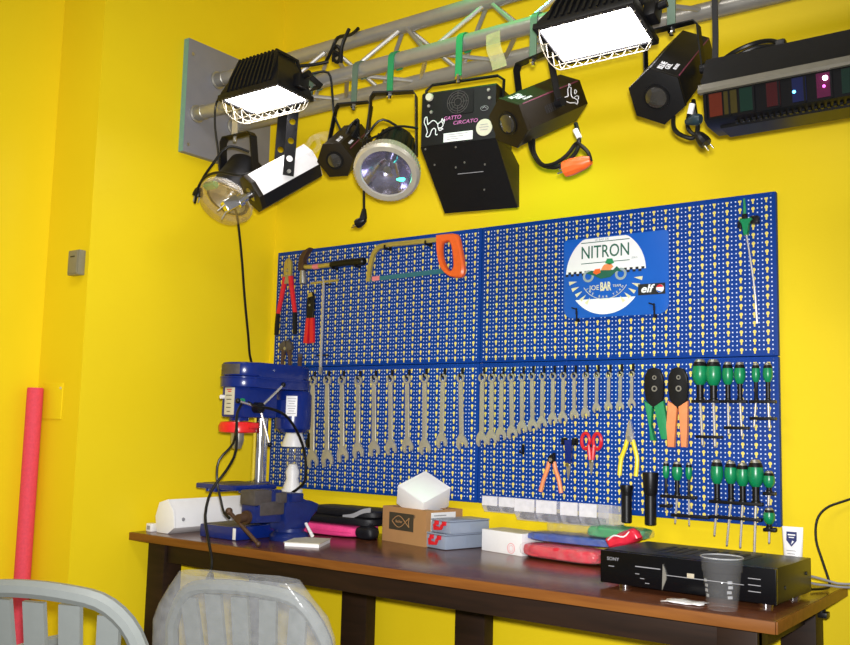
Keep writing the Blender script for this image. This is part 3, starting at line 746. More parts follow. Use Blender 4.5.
# head casting
def stad(x, y0, y1, r, n=12):
    return [(x + r * math.cos(a), y1 + r * math.sin(a)) for a in [PI * i / n for i in range(n + 1)]] + [(x + r * math.cos(a), y0 + r * math.sin(a)) for a in [PI + PI * i / n for i in range(n + 1)]]
mb = MB(); mb.prism([(.240, -.285), (.238, -.43), (.245, -.452), (.300, -.452), (.311, -.43), (.314, -.285)], 1.118, 1.218, .008); mb.lathe([(.030, 0), (.033, .02), (.036, .10)], 20, (DX, -.405, 1.108)); mb.build('head', 'bluep', t)
MB().prism(stad(DX, -.392, -.195, .072), 1.212, 1.243, .004).build('belt_guard', 'bluep', t)
MB().prism(stad(DX, -.392, -.195, .074), 1.240, 1.246, .002).build('guard_seam', 'bluep', t)
MB().prism(stad(DX, -.392, -.195, .069), 1.246, 1.291, .010).build('belt_cover', 'bluep', t)
MB().cyl((DX + .050, -.33, 1.270), (DX + .072, -.33, 1.270), .004).build('cover_screw', 'chrome', t)
# grey patch painting the reflection on the cover's round front
mb = MB(); mb.prism([(DX + .0705 * math.cos(a), -.392 + .0705 * math.sin(a)) for a in [PI * 1.08 + PI * .62 * i / 14 for i in range(15)]] + [(DX + .0685 * math.cos(a), -.392 + .0685 * math.sin(a)) for a in [PI * 1.70 - PI * .62 * i / 14 for i in range(15)]], 1.252, 1.284); mb.build('cover_reflection', 'vgrey', t)
fp = MB().box((.2785, -.4535, 1.168), (.042, .003, .084), .001).build('front_label', 'label', t)
MB().box((.277, -.4553, 1.204), (.022, .0006, .0030)).build('red_mark', 'printred', fp); MB().box((.279, -.4553, 1.198), (.015, .0006, .0030)).build('red_mark', 'printred', fp)
mb = MB()
for k, w in enumerate((.026, .022, .018, .020, .014)): mb.box((.277, -.4553, 1.186 - k * .0125), (w, .0006, .0022))
mb.build('printing', 'print', fp)
MB().cyl((.250, -.452, 1.181), (.250, -.464, 1.181), .0065).build('light_button', 'white', t)
MB().cyl((.312, -.436, 1.170), (.322, -.436, 1.170), .0075).build('green_button', 'green', t)
mb = MB(); mb.lathe([(.050, 0), (.058, .003), (.060, .022), (.054, .034), (.030, .036), (.030, .006)], 24, (DX, -.408, 1.070)); mb.box((DX - .055, -.408, 1.092), (.030, .03, .016), .004); mb.box((DX + .050, -.40, 1.094), (.032, .04, .018), .005); mb.build('chuck_guard', 'redcoat', t)
mb = MB(); mb.lathe([(.012, 1.108), (.012, 1.075)], 16, (DX, -.408, 0)); mb.lathe([(.0, 1.075), (.020, 1.075), (.021, 1.048), (.019, 1.040), (.013, 1.022), (.0, 1.020)], 20, (DX, -.408, 0)); mb.build('chuck', 'dull', t)
mb = MB(); mb.cyl((.306, -.375, 1.150), (.338, -.375, 1.150), .017); mb.build('feed_hub', 'blackmetal', t)
for (y, z) in ((-.292, 1.226), (-.342, 1.036), (-.482, 1.168)):
    a, b = V((.332, -.375, 1.150)), V((.348, y, z))
    lv = MB().cyl(a, b, .0038, None, 10).build('feed_lever', 'bright', t)
    MB().blob(b, (.016, .016, .016), 1., 14, 8).build('knob', 'black', lv)
mb = MB(); mb.lathe([(0, 1.072), (.046, 1.074), (.058, 1.086), (.060, 1.10), (.060, 1.195), (.052, 1.210), (0, 1.211)], 28, (.292, -.185, 0)); mb.build('motor', 'bluep', t)
mb = MB(frame((.292, -.185, 1.160), (.62, -.78, 0))); mb.box((0, 0, .0603), (.036, .066, .0016), .0005); ml = mb.build('motor_label', 'labelw', t)
mb = MB(frame((.292, -.185, 1.160), (.62, -.78, 0)))
for k in range(7): mb.box((0, .024 - k * .008, .0613), (.028 - (k % 3) * .005, .0022, .0006))
mb.build('printing', 'printgrey', ml)
mb = MB(); mb.box((.29, -.235, 1.150), (.05, .06, .06), .006); mb.build('motor_mount', 'bluep', t)
MB().tube(smooth([(.335, -.430, 1.166), (.350, -.40, 1.150), (.352, -.36, 1.150), (.375, -.31, 1.132), (.372, -.25, 1.084), (.362, -.20, 1.019), (.370, -.195, .955), (.363, -.195, .916), (.333, -.20, .889), (.290, -.205, .86), (.268, -.205, .80), (.262, -.205, .757)]), .0042).build('motor_cord', 'rubber', t)
ca = MB().tube(smooth([(.316, -.436, 1.160), (.345, -.47, 1.150), (.346, -.482, 1.118), (.352, -.484, 1.02), (.365, -.53, .962), (.352, -.572, .904), (.362, -.600, .834), (.395, -.612, .768), (.424, -.622, .716), (.422, -.622, .676)]), .0042).build('power_cord', 'rubber', t)
MB().tube([(.422, -.622, .680), (.420, -.622, .650), (.414, -.622, .622)], [.008, .015, .014], 10).build('plug', 'black', ca)
MB().tube(smooth([(.312, -.45, 1.10), (.350, -.495, 1.04), (.336, -.535, .990), (.332, -.535, .930), (.353, -.535, .872), (.380, -.545, .840), (.408, -.548, .826)]), .0038).build('lower_cord', 'rubber', t)

# ------------------------------------------------------------------ bench vise
t = thing('bench_vise', 'blue bench vise with worn grey jaw and brown handle beside the drill press', 'vise', (.43, -.33, DZ))
VX = .432
mb = MB(); mb.lathe([(0, 0), (.060, 0), (.062, .012), (.056, .020), (.046, .026), (.046, .036), (0, .036)], 28, (VX, -.325, DZ)); mb.build('swivel_base', 'bluew', t)
def YZ(x): return Matrix(((0, 0, 1, x), (1, 0, 0, 0), (0, 1, 0, 0), (0, 0, 0, 1)))
MB(YZ(VX)).prism([(-.375, .784), (-.290, .782), (-.280, .806), (-.268, .822), (-.238, .830), (-.232, .856), (-.270, .868), (-.305, .868), (-.318, .886), (-.372, .886), (-.382, .845)], -.034, .034, .006).build('fixed_jaw', 'bluew', t)
MB().box((VX, -.343, .880), (.098, .050, .026), .004).build('jaw_block', 'bluew', t)
MB(YZ(VX)).prism([(-.500, .812), (-.392, .808), (-.392, .905), (-.428, .907), (-.452, .880), (-.500, .862)], -.030, .030, .007).build('moving_jaw', 'bluew', t)
MB().box((VX, -.470, .884), (.064, .070, .044), .006).build('worn_jaw_top', 'vgrey', t)
MB().box((VX, -.404, .882), (.098, .030, .030), .004).build('worn_jaw_face', 'vgrey', t)
MB().box((VX, -.432, .852), (.066, .100, .042), .006).build('slide', 'vgrey', t)
MB().cyl((VX, -.498, .828), (VX, -.538, .826), .013).cyl((VX, -.5, .828), (VX, -.51, .828), .020).build('screw', 'rust', t)
h = MB().cyl((VX - .046, -.530, .842), (VX + .078, -.530, .762), .0058, None, 10).build('handle', 'rust', t)
MB().blob((VX - .048, -.530, .8433), (.022, .022, .022), 1., 14, 8).build('handle_knob', 'rust', h)
MB().blob((VX + .080, -.530, .7610), (.016, .016, .016), 1., 14, 8).build('handle_knob', 'rust', h)
MB().cyl((VX + .045, -.300, .800), (VX + .092, -.320, .768), .0045, .0055, 10).build('lock_lever', 'white', t)

# ------------------------------------------------------------------ things standing on the bench
t = thing('loudspeaker', 'white six-sided loudspeaker lying on the left end of the workbench', 'speaker', (.05, -.33, DZ))
F = Matrix(((1, 0, 0, .062), (0, 0, 1, 0), (0, 1, 0, DZ), (0, 0, 0, 1)))
hexp = [(-.034, .0), (.020, .0), (.050, .020), (.044, .070), (.012, .106), (-.028, .094), (-.044, .05)]
MB(F).prism(hexp, -.500, -.100, .004).build('cabinet', 'white', t)
for y in (-.502,):
    MB(F).prism([(x * 1.01, z * 1.005 - .0003 + .0006) for x, z in hexp], -.507, -.498, .003).build('end_cap', 'white', t)
MB(frame((.1095, -.47, DZ + .045), (.99, 0, .12))).lathe([(0, .003), (.005, .003), (.006, 0)], 14).build('badge', 'printgrey', t)

t = thing('clear_bottle', 'clear bottle with white conical cap standing behind the blue drill motor', 'bottle', (.215, -.10, DZ))
bx, by = .217, -.10
MB().lathe([(0, 0), (.034, 0), (.036, .006), (.036, .13), (.030, .17), (.026, .19), (.026, .277)], 24, (bx, by, DZ)).build('body', 'cupf', t)
MB().lathe([(0, .090), (.026, .095), (.030, .140), (.020, .165), (.024, .190), (.014, .215), (.0, .22)], 20, (bx, by, DZ)).build('contents', 'white', t)
MB().lathe([(.0365, .080), (.0365, .132), (.0362, .132), (.0362, .080)], 24, (bx, by, DZ)).build('label', 'labelw', t)
MB().lathe([(0, .277), (.041, .275), (.042, .279), (.026, .326), (.022, .328), (0, .328)], 28, (bx, by, DZ)).build('cap', 'white', t)
hook(.198, 1.028, 'black hook on the panel behind the clear bottle', .022, .014, .055)

t = thing('small_box', 'small pale box at the far left end of the bench behind the speaker', 'box', (-.01, -.53, DZ))
MB().box((-.006, -.500, DZ + .013), (.026, .024, .026), .003).build('carton', 'labelw', t)
MB().box((-.006, -.5125, DZ + .013), (.014, .001, .012)).build('print_mark', 'printgrey', t)

def slab4(pts, z0, z1, name, mat, parent):
    mb = MB(); mb.prism(pts, z0, z1); return mb.build(name, mat, parent)
t = thing('booklet', 'white booklet lying flat on the workbench in front of the vise', 'booklet', (.54, -.35, DZ))
slab4([(.533, -.446), (.630, -.405), (.565, -.285), (.470, -.325)], DZ, DZ + .010, 'pages', 'paper', t)
slab4([(.531, -.448), (.632, -.405), (.566, -.283), (.468, -.325)], DZ + .010, DZ + .012, 'cover', 'label', t)

t = thing('pink_pouch', 'bright pink cloth pouch under the folded black cloth bag', 'pouch', (.42, -.09, DZ))
MB().blob((.412, -.095, DZ + .0185), (.285, .150, .037), .35, 48, 14, .004, 3.).build('body', 'pink', t)
MB().tube([(.272, -.171, DZ + .018), (.552, -.171, DZ + .018)], .0016, 6).build('seam', 'pink', t)
t = thing('cloth_bag', 'black folded cloth bag lying on the pink pouch beside the cardboard box', 'bag', (.46, -.08, DZ + .037))
MB().blob((.445, -.085, DZ + .052), (.345, .165, .030), .4, 60, 14, .010, 9., 16.).build('lower_fold', 'cloth', t)
MB().blob((.465, -.080, DZ + .075), (.315, .150, .028), .45, 60, 14, .012, 4., 14.).build('upper_fold', 'cloth', t)
MB().strip(smooth([(.505, -.162, DZ + .063), (.545, -.160, DZ + .070), (.580, -.154, DZ + .086), (.607, -.148, DZ + .091)]), (0, 0, 1), .014, .002).build('grey_strap', 'printgrey', t)
MB().blob((.592, -.145, DZ + .020), (.075, .05, .040), .7, 40, 14, .006, 1., 25.).build('hanging_corner', 'cloth', t)

# cardboard box, turned a little
A = math.radians(-12)
def RZ(x, y, z, a=A): return Matrix.Translation((x, y, z)) @ Matrix.Rotation(a, 4, 'Z')
t = thing('cardboard_box', 'brown cardboard box with a fish emblem and a paper block in it', 'cardboard box', (.73, -.08, DZ))
F = RZ(.633, -.120, DZ); bw, bd, bh = .203, .150, .106
mb = MB(F)
for c, d in (((bw / 2, .0015, bh / 2), (bw, .003, bh)), ((bw / 2, bd - .0015, bh / 2), (bw, .003, bh)), ((.0015, bd / 2, bh / 2), (.003, bd - .006, bh)), ((bw - .0015, bd / 2, bh / 2), (.003, bd - .006, bh)), ((bw / 2, bd / 2, .0015), (bw - .006, bd - .006, .003))): mb.box(c, d)
mb.build('carton', 'card', t)
for s in (0, 1):
    mb = MB(F); y = .004 if s == 0 else bd - .004
    mb.box((bw / 2, y + (.02 if s == 0 else -.02), bh - .002), (bw - .008, .040, .002)); mb.build('flap', 'card', t)
ff = frame(F @ V((.090, -.0004, .064)), (math.sin(-A) * -1, -math.cos(A), 0)) 
ep = MB(ff).box((0, 0, 0), (.114, .052, .0008)).build('emblem', 'fishdark', t)
fx = lambda s: [(-.040 + .080 * i / 14, s * .017 * math.sin(PI * min(1, (i / 14) / .84)) * (1 if i < 12 else 1), .0006) for i in range(15)]
p1 = [(-.042 + .062 * i / 12, .017 * math.sin(PI * i / 12), .0006) for i in range(13)] + [(.030, -.008, .0006), (.038, -.014, .0006)]
p2 = [(x, -y, z) for x, y, z in p1]
MB(ff).tube(p1, .0013, 4).tube(p2, .0013, 4).tube([(.038, -.014, .0006), (.035, 0, .0006), (.038, .014, .0006)], .0013, 4).build('fish_outline', 'card', ep)
lettering('fischer', .012, 'card', ep, ff @ Matrix.Translation((-.010, 0, .0006)))
lettering('R', .007, 'fishdark', t, ff @ Matrix.Translation((.060, .020, .0004))); MB(ff).annulus(.0042, .0050, -.0002, .0004, 16, (.060, .020)).build('trademark_ring', 'fishdark', t)
fr = frame(F @ V((bw + .0004, .060, .052)), (math.cos(A), math.sin(A), 0))
sh = MB(fr).box((.010, .010, 0), (.100, .074, .0008)).build('delivery_label', 'labelw', t)
mb = MB(fr)
for k in range(5): mb.box((-.004 + (k % 2) * .012, .038 - k * .012, .0006), (.05 - (k % 3) * .012, .003, .0006))
mb.build('printing', 'printgrey', sh)
t = thing('paper_block', 'white block of paper napkins sticking out of the cardboard box', 'paper', (.75, -.06, DZ + .06))
pn = V((.365, -.406, .838)).normalized(); p1_ = V((.104, -.0042, -.0474)).normalized(); p2_ = pn.cross(p1_).normalized(); p1_ = p2_.cross(pn)
PB = Matrix((p1_, p2_, pn)).transposed().to_4x4(); PB.translation = V((.767, -.087, .921)) - pn * .036
MB(PB).box((0, 0, 0), (.114, .118, .070), .003).build('sheets', 'paper', t)
MB(PB).box((.001, .001, .0358), (.113, .117, .0014), .0005).build('top_sheet', 'paper', t)

def toolcase(F, w, d, h, label):
    p = F @ V((w / 2, d / 2, 0))
    t = thing('tool_case', label, 'case', p, 'small grey cases with red handles')
    MB(F).box((w / 2, d / 2, h * .44), (w, d, h * .86), .005).build('body', 'case', t)
    MB(F).box((w / 2, d / 2, h * .93), (w * 1.015, d * 1.01, h * .12), .003).build('lid', 'case', t)
    hm = MB(F); hm.strip([(w * .34, -.002, h * .72), (w * .34, -.010, h * .66), (w * .37, -.012, h * .38), (w * .68, -.012, h * .38), (w * .72, -.010, h * .66), (w * .72, -.002, h * .72)], (0, 1, 0), .007, .007); hm.build('handle', 'red', t)
    for s in (.34, .72): MB(F).box((w * s, -.003, h * .74), (.014, .008, .012), .002).build('latch', 'red', t)
    mb = MB(F); mb.box((w + .0002, d * .5, h * .45), (.001, .004, h * .5)); mb.build('hinge_rib', 'case', t)
    return t
toolcase(RZ(.829, -.157, DZ, math.radians(-14)), .088, .160, .046, 'grey-blue metal case with red handle beside the cardboard box, lower of the two')
toolcase(RZ(.848, -.160, DZ + .0464, math.radians(-14)), .088, .155, .040, 'grey-blue metal case with red handle beside the cardboard box, upper of the two')

t = thing('white_carton', 'plain white carton lying between the grey cases and the plastic packets', 'box', (1.06, -.05, DZ))
F = RZ(.982, -.088, DZ, math.radians(-12))
MB(F).box((.079, .045, .0305), (.158, .092, .061), .0015).build('carton', 'white', t)
MB(F).box((.079, .045, .0614), (.152, .088, .0008)).build('lid', 'label', t)
ff = frame(F @ V((.118, -.0016, .018)), (math.sin(math.radians(-12)), -math.cos(math.radians(-12)), 0))
st = MB(ff).annulus(.013, .0145, 0, .0006, 24).annulus(.008, .0088, 0, .0006, 20).build('stamp', 'pinktip', t)

def packet(c, d, inner, label, e=.5, sc=.86, seed=0., rot=0., cs=0.):
    t = thing('plastic_packet', label, 'packet', (c[0], c[1], c[2] - d[2] / 2), 'plastic packets on the bench')
    F = Matrix.Translation(c) @ Matrix.Rotation(rot, 4, 'Z')
    MB(F).blob((cs, 0, 0), (d[0] * sc, d[1] * .86, d[2] * .9), e, 64, 18, .010, seed, 46.).build('contents', inner, t, 25)
    MB(F).blob((0, 0, .001), d, .45, 72, 18, .008, seed + 2, 38.).build('clear_bag', 'bag', t, 25)
    return t
packet((1.268, -.105, DZ + .022), (.270, .115, .042), 'redbag', 'clear plastic packet with red contents lying lowest, left of the black receiver', .4, .92, 1., -.12)
packet((1.272, -.060, DZ + .056), (.300, .120, .026), 'bluebag', 'clear plastic packet with blue contents on the red packet', .4, .88, 5., .0)
packet((1.345, -.062, DZ + .084), (.290, .105, .034), 'greenbag', 'clear plastic packet with green contents on top of the pile', .45, .56, 8., .06, .055)
t = thing('plastic_packet', 'small bright red crumpled packet by the left corner of the black receiver', 'packet', (1.445, -.135, DZ + .06), 'plastic packets on the bench')
MB(Matrix.Translation((1.452, -.135, DZ + .078)) @ Matrix.Rotation(-.35, 4, 'Y')).blob((0, 0, 0), (.095, .055, .036), .55, 32, 14, .012, 4., 40.).build('wrapper', 'redbag', t)
MB(Matrix.Translation((1.452, -.135, DZ + .078)) @ Matrix.Rotation(-.35, 4, 'Y')).tube(smooth([(-.035, -.024, .008), (-.012, -.030, .014), (.01, -.026, .004), (.030, -.024, .012)]), .0022, 6).build('crimp', 'white', t)

# ------------------------------------------------------------------ stereo receiver and what stands around it
t = thing('stereo_receiver', 'black stereo receiver at the right end of the workbench', 'receiver', (1.73, -.32, DZ))
F = RZ(1.530, -.432, DZ, math.radians(-2.4)); aw, ad = .394, .236
MB(F).box((aw / 2, ad / 2 + .006, .0485), (aw, ad - .012, .073), .002).build('case', 'amp', t)
fa = MB(F).box((aw / 2, .004, .0475), (aw + .004, .012, .072), .002).build('front_panel', 'ampface', t)
for x in (.045, aw - .03):
    for y in (.03, ad - .03): MB(F).cyl((x, y, 0), (x, y, .013), .014, .016).build('foot', 'chrome', t)
FF = F @ Matrix(((1, 0, 0, 0), (0, 0, -1, -.0022), (0, 1, 0, 0), (0, 0, 0, 1)))
lettering('SONY', .0105, 'printgrey', fa, FF @ Matrix.Translation((.030, .066, 0)), width=.030)
mb = MB(FF); mb.box((.026, .050, 0), (.014, .0016, .0008)); mb.box((.115, .056, 0), (.060, .002, .0008))
for k in range(3): mb.box((.090 + k * .012, .040 - k * .009, 0), (.010, .0014, .0008))
mb.build('front_marking', 'printgrey', fa)
MB(FF).prism([(.150, .012), (.152, .068), (.160, .046), (.160, .036)], 0, .003).build('chrome_wedge', 'dull', fa)
MB(FF).box((.215, .050, .001), (.016, .010, .003), .001).build('lamp_button', 'beige', fa)
MB(FF).box((.245, .045, .0005), (.170, .0014, .001)).build('groove_line', 'printgrey', fa)
mb = MB(FF)
for k in range(3): mb.box((.352, .060 - k * .013, .0005), (.026, .0016, .001))
mb.build('button_row', 'printgrey', fa)
mb = MB(F)
for i in range(9): mb.box((.10 + i * .025, ad * .5, .0855), (.012, .12, .0012))
mb.build('top_vent', 'print', t)
for y, z in ((.06, .04), (.20, .055)): MB(F).cyl((aw, y, z), (aw + .002, y, z), .004).build('side_screw', 'print', t)

t = thing('cream_tube', 'white squeeze tube with navy emblem standing behind the receiver', 'tube', (1.872, -.125, DZ))
tx, ty = 1.871, -.125
mb = MB(); rows = []
for k in range(7):
    f = k / 6; z = DZ + .018 + f * .124; rx = .0185 + f * .0055; ry = .0175 * (1 - f) + .0012
    rows.append([mb._v((tx + rx * math.cos(2 * PI * i / 24), ty + ry * math.sin(2 * PI * i / 24), z)) for i in range(24)])
for a, b in zip(rows, rows[1:]):
    for i in range(24): mb._f((a[i], a[(i + 1) % 24], b[(i + 1) % 24], b[i]))
mb._f(rows[0][::-1]); mb._f(rows[-1]); mb.build('body', 'white', t)
MB().lathe([(0, 0), (.017, 0), (.017, .019), (0, .019)], 20, (tx, ty, DZ)).build('cap', 'white', t)
F2 = frame((tx, ty - .0100, DZ + .1150), (0, -1, .12))
em = MB(F2).prism([(-.0115, .016), (.0115, .016), (.0115, -.004), (0, -.018), (-.0115, -.004)], 0, .0012).build('emblem', 'navy', t)
MB(F2).box((0, .009, .0012), (.017, .003, .0008)).box((0, .003, .0012), (.012, .0022, .0008)).prism([(-.001, -.014), (.006, -.006), (.002, -.004)], .0008, .0016).build('emblem_mark', 'signwhite', em)
F3 = frame((tx, ty - .0142, DZ + .080), (0, -1, .12))
mb = MB(F3)
for k in range(3): mb.box((0, .008 - k * .007, .0002), (.022 - k * .004, .0018, .0008))
mb.build('fine_print', 'printgrey', t)

t = thing('plastic_cup', 'clear empty plastic cup on the front edge of the bench before the receiver', 'cup', (1.832, -.497, DZ))
cx_, cy_ = 1.832, -.500
MB().lathe([(0, .002), (.029, .002), (.0300, 0), (.0308, .004), (.0370, .060), (.0382, .074), (.0405, .076), (.0418, .103)], 36, (cx_, cy_, DZ)).build('wall', 'cupf', t)
MB().tube([(cx_ + .0424 * math.cos(2 * PI * i / 36), cy_ + .0424 * math.sin(2 * PI * i / 36), DZ + .104) for i in range(36)], .0015, 8, True).build('rim', 'clear', t)
for s in (-1, 1):
    mb = MB(frame((cx_, cy_, DZ + .045), (math.sin(s * .75), -math.cos(s * .75), -.0)))
    for k in range(4): mb.box((.002 * (k % 2), .013 - k * .010, .0365 - (k * .0012)), (.010, .006, .0006), .0002)
    mb.build('moulded_mark', 'clear', t)
t = thing('paper_scrap', 'crumpled white paper scrap beside the clear cup', 'paper', (1.745, -.495, DZ))
mb = MB(); g = [[mb._v((1.708 + .082 * i / 6 + .006 * (j % 2), -.520 + .048 * j / 3 + .004 * (i % 2), DZ + .002 + .005 * abs(noise.noise(V((i * .7, j * .9, 3)))))) for i in range(7)] for j in range(4)]
for j in range(3):
    for i in range(6): mb._f((g[j][i], g[j][i + 1], g[j + 1][i + 1], g[j + 1][i]))
sc = mb.build('sheet', 'paper', t); md = sc.modifiers.new('thick', 'SOLIDIFY'); md.thickness = .001; md.offset = 1

c = MB().tube(smooth([(2.10, .012, 1.00), (2.02, .010, .975), (1.955, .004, .950), (1.918, -.004, .932), (1.900, -.02, .903), (1.902, -.04, .857), (1.921, -.06, .810), (1.940, -.08, .764), (1.935, -.10, .7555), (1.915, -.14, .7555)], 4), .0030).build('black_cable', 'rubber')
tag(c, 'black cable curving down the yellow wall to the right end of the bench', 'cable')
for k, (y0, z0, nm) in enumerate(((-.205, .795, 'upper'), (-.200, .785, 'lower'))):
    c = MB().tube(smooth([(1.905, y0, z0), (1.93, y0 + .03, z0 - .006 - k * .006), (1.972, y0 + .06, .776 - k * .008), (2.05, y0 + .05, .765 - k * .008), (2.09, y0 + .05, .60)], 4), .0026, 6).build('speaker_wire', 'printgrey')
    tag(c, 'thin grey wire leaving the back of the receiver, %s of two' % nm, 'cable', 'speaker wires')

# ------------------------------------------------------------------ left corner: switch box, cover plate, foam tube
t = thing('switch_box', 'grey surface-mounted switch box on the dark yellow wall strip at left', 'switch box', (-.085, -.778, 1.545))
MB().box((-.085, -.778, 1.582), (.056, .024, .078), .003).build('housing', 'boxgrey', t)
MB().box((-.085, -.791, 1.582), (.048, .004, .068), .002).build('cover', 'boxgrey', t)
MB().box((-.085, -.7935, 1.600), (.022, .001, .004)).build('slot', 'print', t)
t = thing('cover_plate', 'yellow-painted blank cover plate on the wall strip beside the red foam tube', 'cover plate', (-.18, -.769, 1.10))
MB().box((-.180, -.7685, 1.155), (.105, .005, .112), .002).build('plate', 'wall', t)
MB().cyl((-.136, -.771, 1.195), (-.136, -.7725, 1.195), .004).build('screw', 'label', t)
t = thing('foam_tube', 'red foam tube standing upright in the left corner', 'foam tube', (-.236, -.795, 0))
MB().lathe([(.009, 0), (.0235, 0), (.0245, .006), (.0245, 1.190), (.023, 1.195), (.009, 1.195)], 28, (-.236, -.795, 0)).build('sleeve', 'foam', t)
MB().lathe([(0, 1.16), (.0092, 1.16), (.0092, 0), (0, 0)], 20, (-.236, -.795, 0)).build('bore', 'print', t)

# ------------------------------------------------------------------ garden chairs in front of the bench
def garden_chair(x, y, a, top, wrapped, label):
    t = thing('garden_chair', label, 'chair', (x, y, 0), 'grey plastic garden chairs')
    F = Matrix.Translation((x, y, 0)) @ Matrix.Rotation(a, 4, 'Z')      # back towards -y local, seat towards +y
    sh = .40; w = .21
    MB(F).prism(rrect(.44, .42, .07), sh - .018, sh, .006).build('seat', 'resin', t)
    def bp(u, z): return (u, -.20 - (z - sh) * .16 - .02 * (1 - (u / w) ** 2), z)
    ar = [bp(-w, sh - .01), bp(-w * 1.02, sh + .16), bp(-w * .97, top - .09), bp(-w * .72, top - .02), bp(-w * .3, top), bp(w * .3, top), bp(w * .72, top - .02), bp(w * .97, top - .09), bp(w * 1.02, sh + .16), bp(w, sh - .01)]
    MB(F).tube(smooth(ar, 4), .017, 8).build('back_frame', 'resin', t)
    MB(F).strip(smooth([bp(-w, sh + .075), bp(-w / 2, sh + .09), bp(0, sh + .095), bp(w / 2, sh + .09), bp(w, sh + .075)], 3), (0, 0, 1), .045, .012).build('lower_rail', 'resin', t)
    for k in range(5):
        u0 = (-.62 + .31 * k) * w * .9; u1 = (-.72 + .36 * k) * w
        z1 = top - (.02 if abs(k - 2) < 2 else .035)
        MB(F).strip([bp(u0, sh + .09), bp((u0 + u1) / 2, (sh + z1) / 2), bp(u1, z1)], (1, 0, 0), .045, .010).build('back_slat', 'resin', t)
    for sx in (-1, 1):
        for sy in (-1, 1):
            MB(F).tube([(sx * .195, sy * .17, sh - .01), (sx * .205, sy * .19, .2), (sx * .225, sy * .225, .0)], [.028, .024, .020], 8).build('leg', 'resin', t)
        if not wrapped: MB(F).tube(smooth([(sx * .20, -.235, sh + .18), (sx * .235, -.1, sh + .20), (sx * .238, .08, sh + .20), (sx * .225, .17, sh + .17), (sx * .205, .185, sh - .01)], 3), .017, 8).build('arm', 'resin', t)
    if wrapped:
        mb = MB(F); rows = []
        for k in range(9):
            z = sh + .02 + (top + .03 - sh - .02) * k / 8; hw = w * 1.16 if k < 6 else w * (1.16 - .10 * (k - 5) ** 1.3)
            ring = []
            for i in range(40):
                th = 2 * PI * i / 40
                c, s_ = math.cos(th), math.sin(th)
                q = V((math.copysign(abs(c) ** .35, c) * hw, math.copysign(abs(s_) ** .6, s_) * .042 - .222 - (z - sh) * .16, z))
                q += V((0, 1, .4)) * .010 * noise.noise(q * 16) + V((1, 0, 0)) * .006 * noise.noise(q * 11)
                ring.append(mb._v(q))
            rows.append(ring)
        for p, q in zip(rows, rows[1:]):
            for i in range(40): mb._f((p[i], p[(i + 1) % 40], q[(i + 1) % 40], q[i]))
        mb._f(rows[-1]); mb.build('plastic_wrap', 'wrapf', t)
    return t
garden_chair(.745, -.615, math.radians(15), .715, True, 'grey garden chair wrapped in clear plastic, pushed under the front of the workbench')
garden_chair(.800, -1.190, math.radians(20), .790, False, 'grey plastic garden chair with slatted back at the bottom left')
# ------------------------------------------------------------------ lighting truss along the wall
t = thing('mounting_plate', 'grey square steel mounting plate on the left wall carrying the truss end', 'plate', (-.03, -.27, 2.0))
MB().box((-.0275, -.2500, 2.212), (.025, .398, .400), .002).build('plate', 'plate', t)
MB().box((-.0275, -.4498, 2.212), (.023, .0016, .398)).build('front_edge', 'plateedge', t)
for y, z in ((-.43, 2.36), (-.43, 2.04), (-.11, 2.36), (-.11, 2.04)): MB().cyl((-.0155, y, z), (-.013, y, z), .006).build('bolt', 'dull', t)
CB, CC, CA = (-.400, 2.155), (-.232, 2.155), (-.316, 2.302)
t = thing('lighting_truss', 'silver three-chord lighting truss running along the wall above the tool panels', 'truss', (1.6, -.316, 2.13))
for y, z in (CB, CC, CA):
    ch = MB().cyl((-.012, y, z), (3.3, y, z), .0225, None, 20).build('chord', 'alu', t)
    MB(frame((-.0145, y, z), (1, 0, 0))).lathe([(0, 0), (.031, 0), (.031, .004), (.0255, .007), (.025, .040), (.0226, .042)], 20).build('end_flange', 'dull', ch)
k = 0; x = .07
while x < 3.1:
    for (ya, za), (yb, zb), m in ((CB, CA, 'bright'), (CC, CA, 'alu'), (CB, CC, 'bright' if k % 4 == 1 else 'alu')):  # some braces take a brighter metal, flash highlight painted in
        a, b = ((ya, za), (yb, zb)) if k % 2 == 0 else ((yb, zb), (ya, za))
        MB().cyl((x, *a), (x + .15, *b), .0065, None, 8).build('brace', m if (m == 'alu' or k % 2 == 0 or (yb, zb) == CC) else 'alu', t)
    x += .15; k += 1

mb = MB(); tp = [(-.005, .035), (.0, .0), (.004, -.03), (.0, -.075)]
for px, w in ((1.215, .044),):
    mb.strip(smooth([(px - .01, -.4235, 2.150), (px - .008, -.4265, 2.128), (px - .002, -.431, 2.10), (px + .012, -.432, 2.065), (px + .02, -.436, 2.042)], 3), (1, 0, .1), w, .0012)
tag(mb.build('adhesive_tape', 'tapef'), 'strip of clear adhesive tape dangling from the truss above the round sticker box', 'tape')
mb = MB()
for p in (((.612, -.43, 2.200), (.640, -.438, 2.225), (.655, -.43, 2.262), (.645, -.36, 2.30), (.648, -.33, 2.33)), ((.672, -.43, 2.18), (.678, -.435, 2.23), (.690, -.42, 2.285)), ((.640, -.43, 2.19), (.652, -.44, 2.215), (.668, -.432, 2.20), (.655, -.43, 2.185), (.640, -.432, 2.20)), ((.635, -.43, 2.225), (.66, -.438, 2.232), (.668, -.43, 2.215), (.645, -.434, 2.205)), ((.620, -.43, 2.195), (.585, -.45, 2.187), (.545, -.47, 2.184), (.520, -.485, 2.180))):
    mb.tube(smooth(p, 4), .0055, 8)
tag(mb.build('cable_bundle', 'rubber'), 'knotted black cables and ties on the truss right of the left floodlight', 'cable bundle')

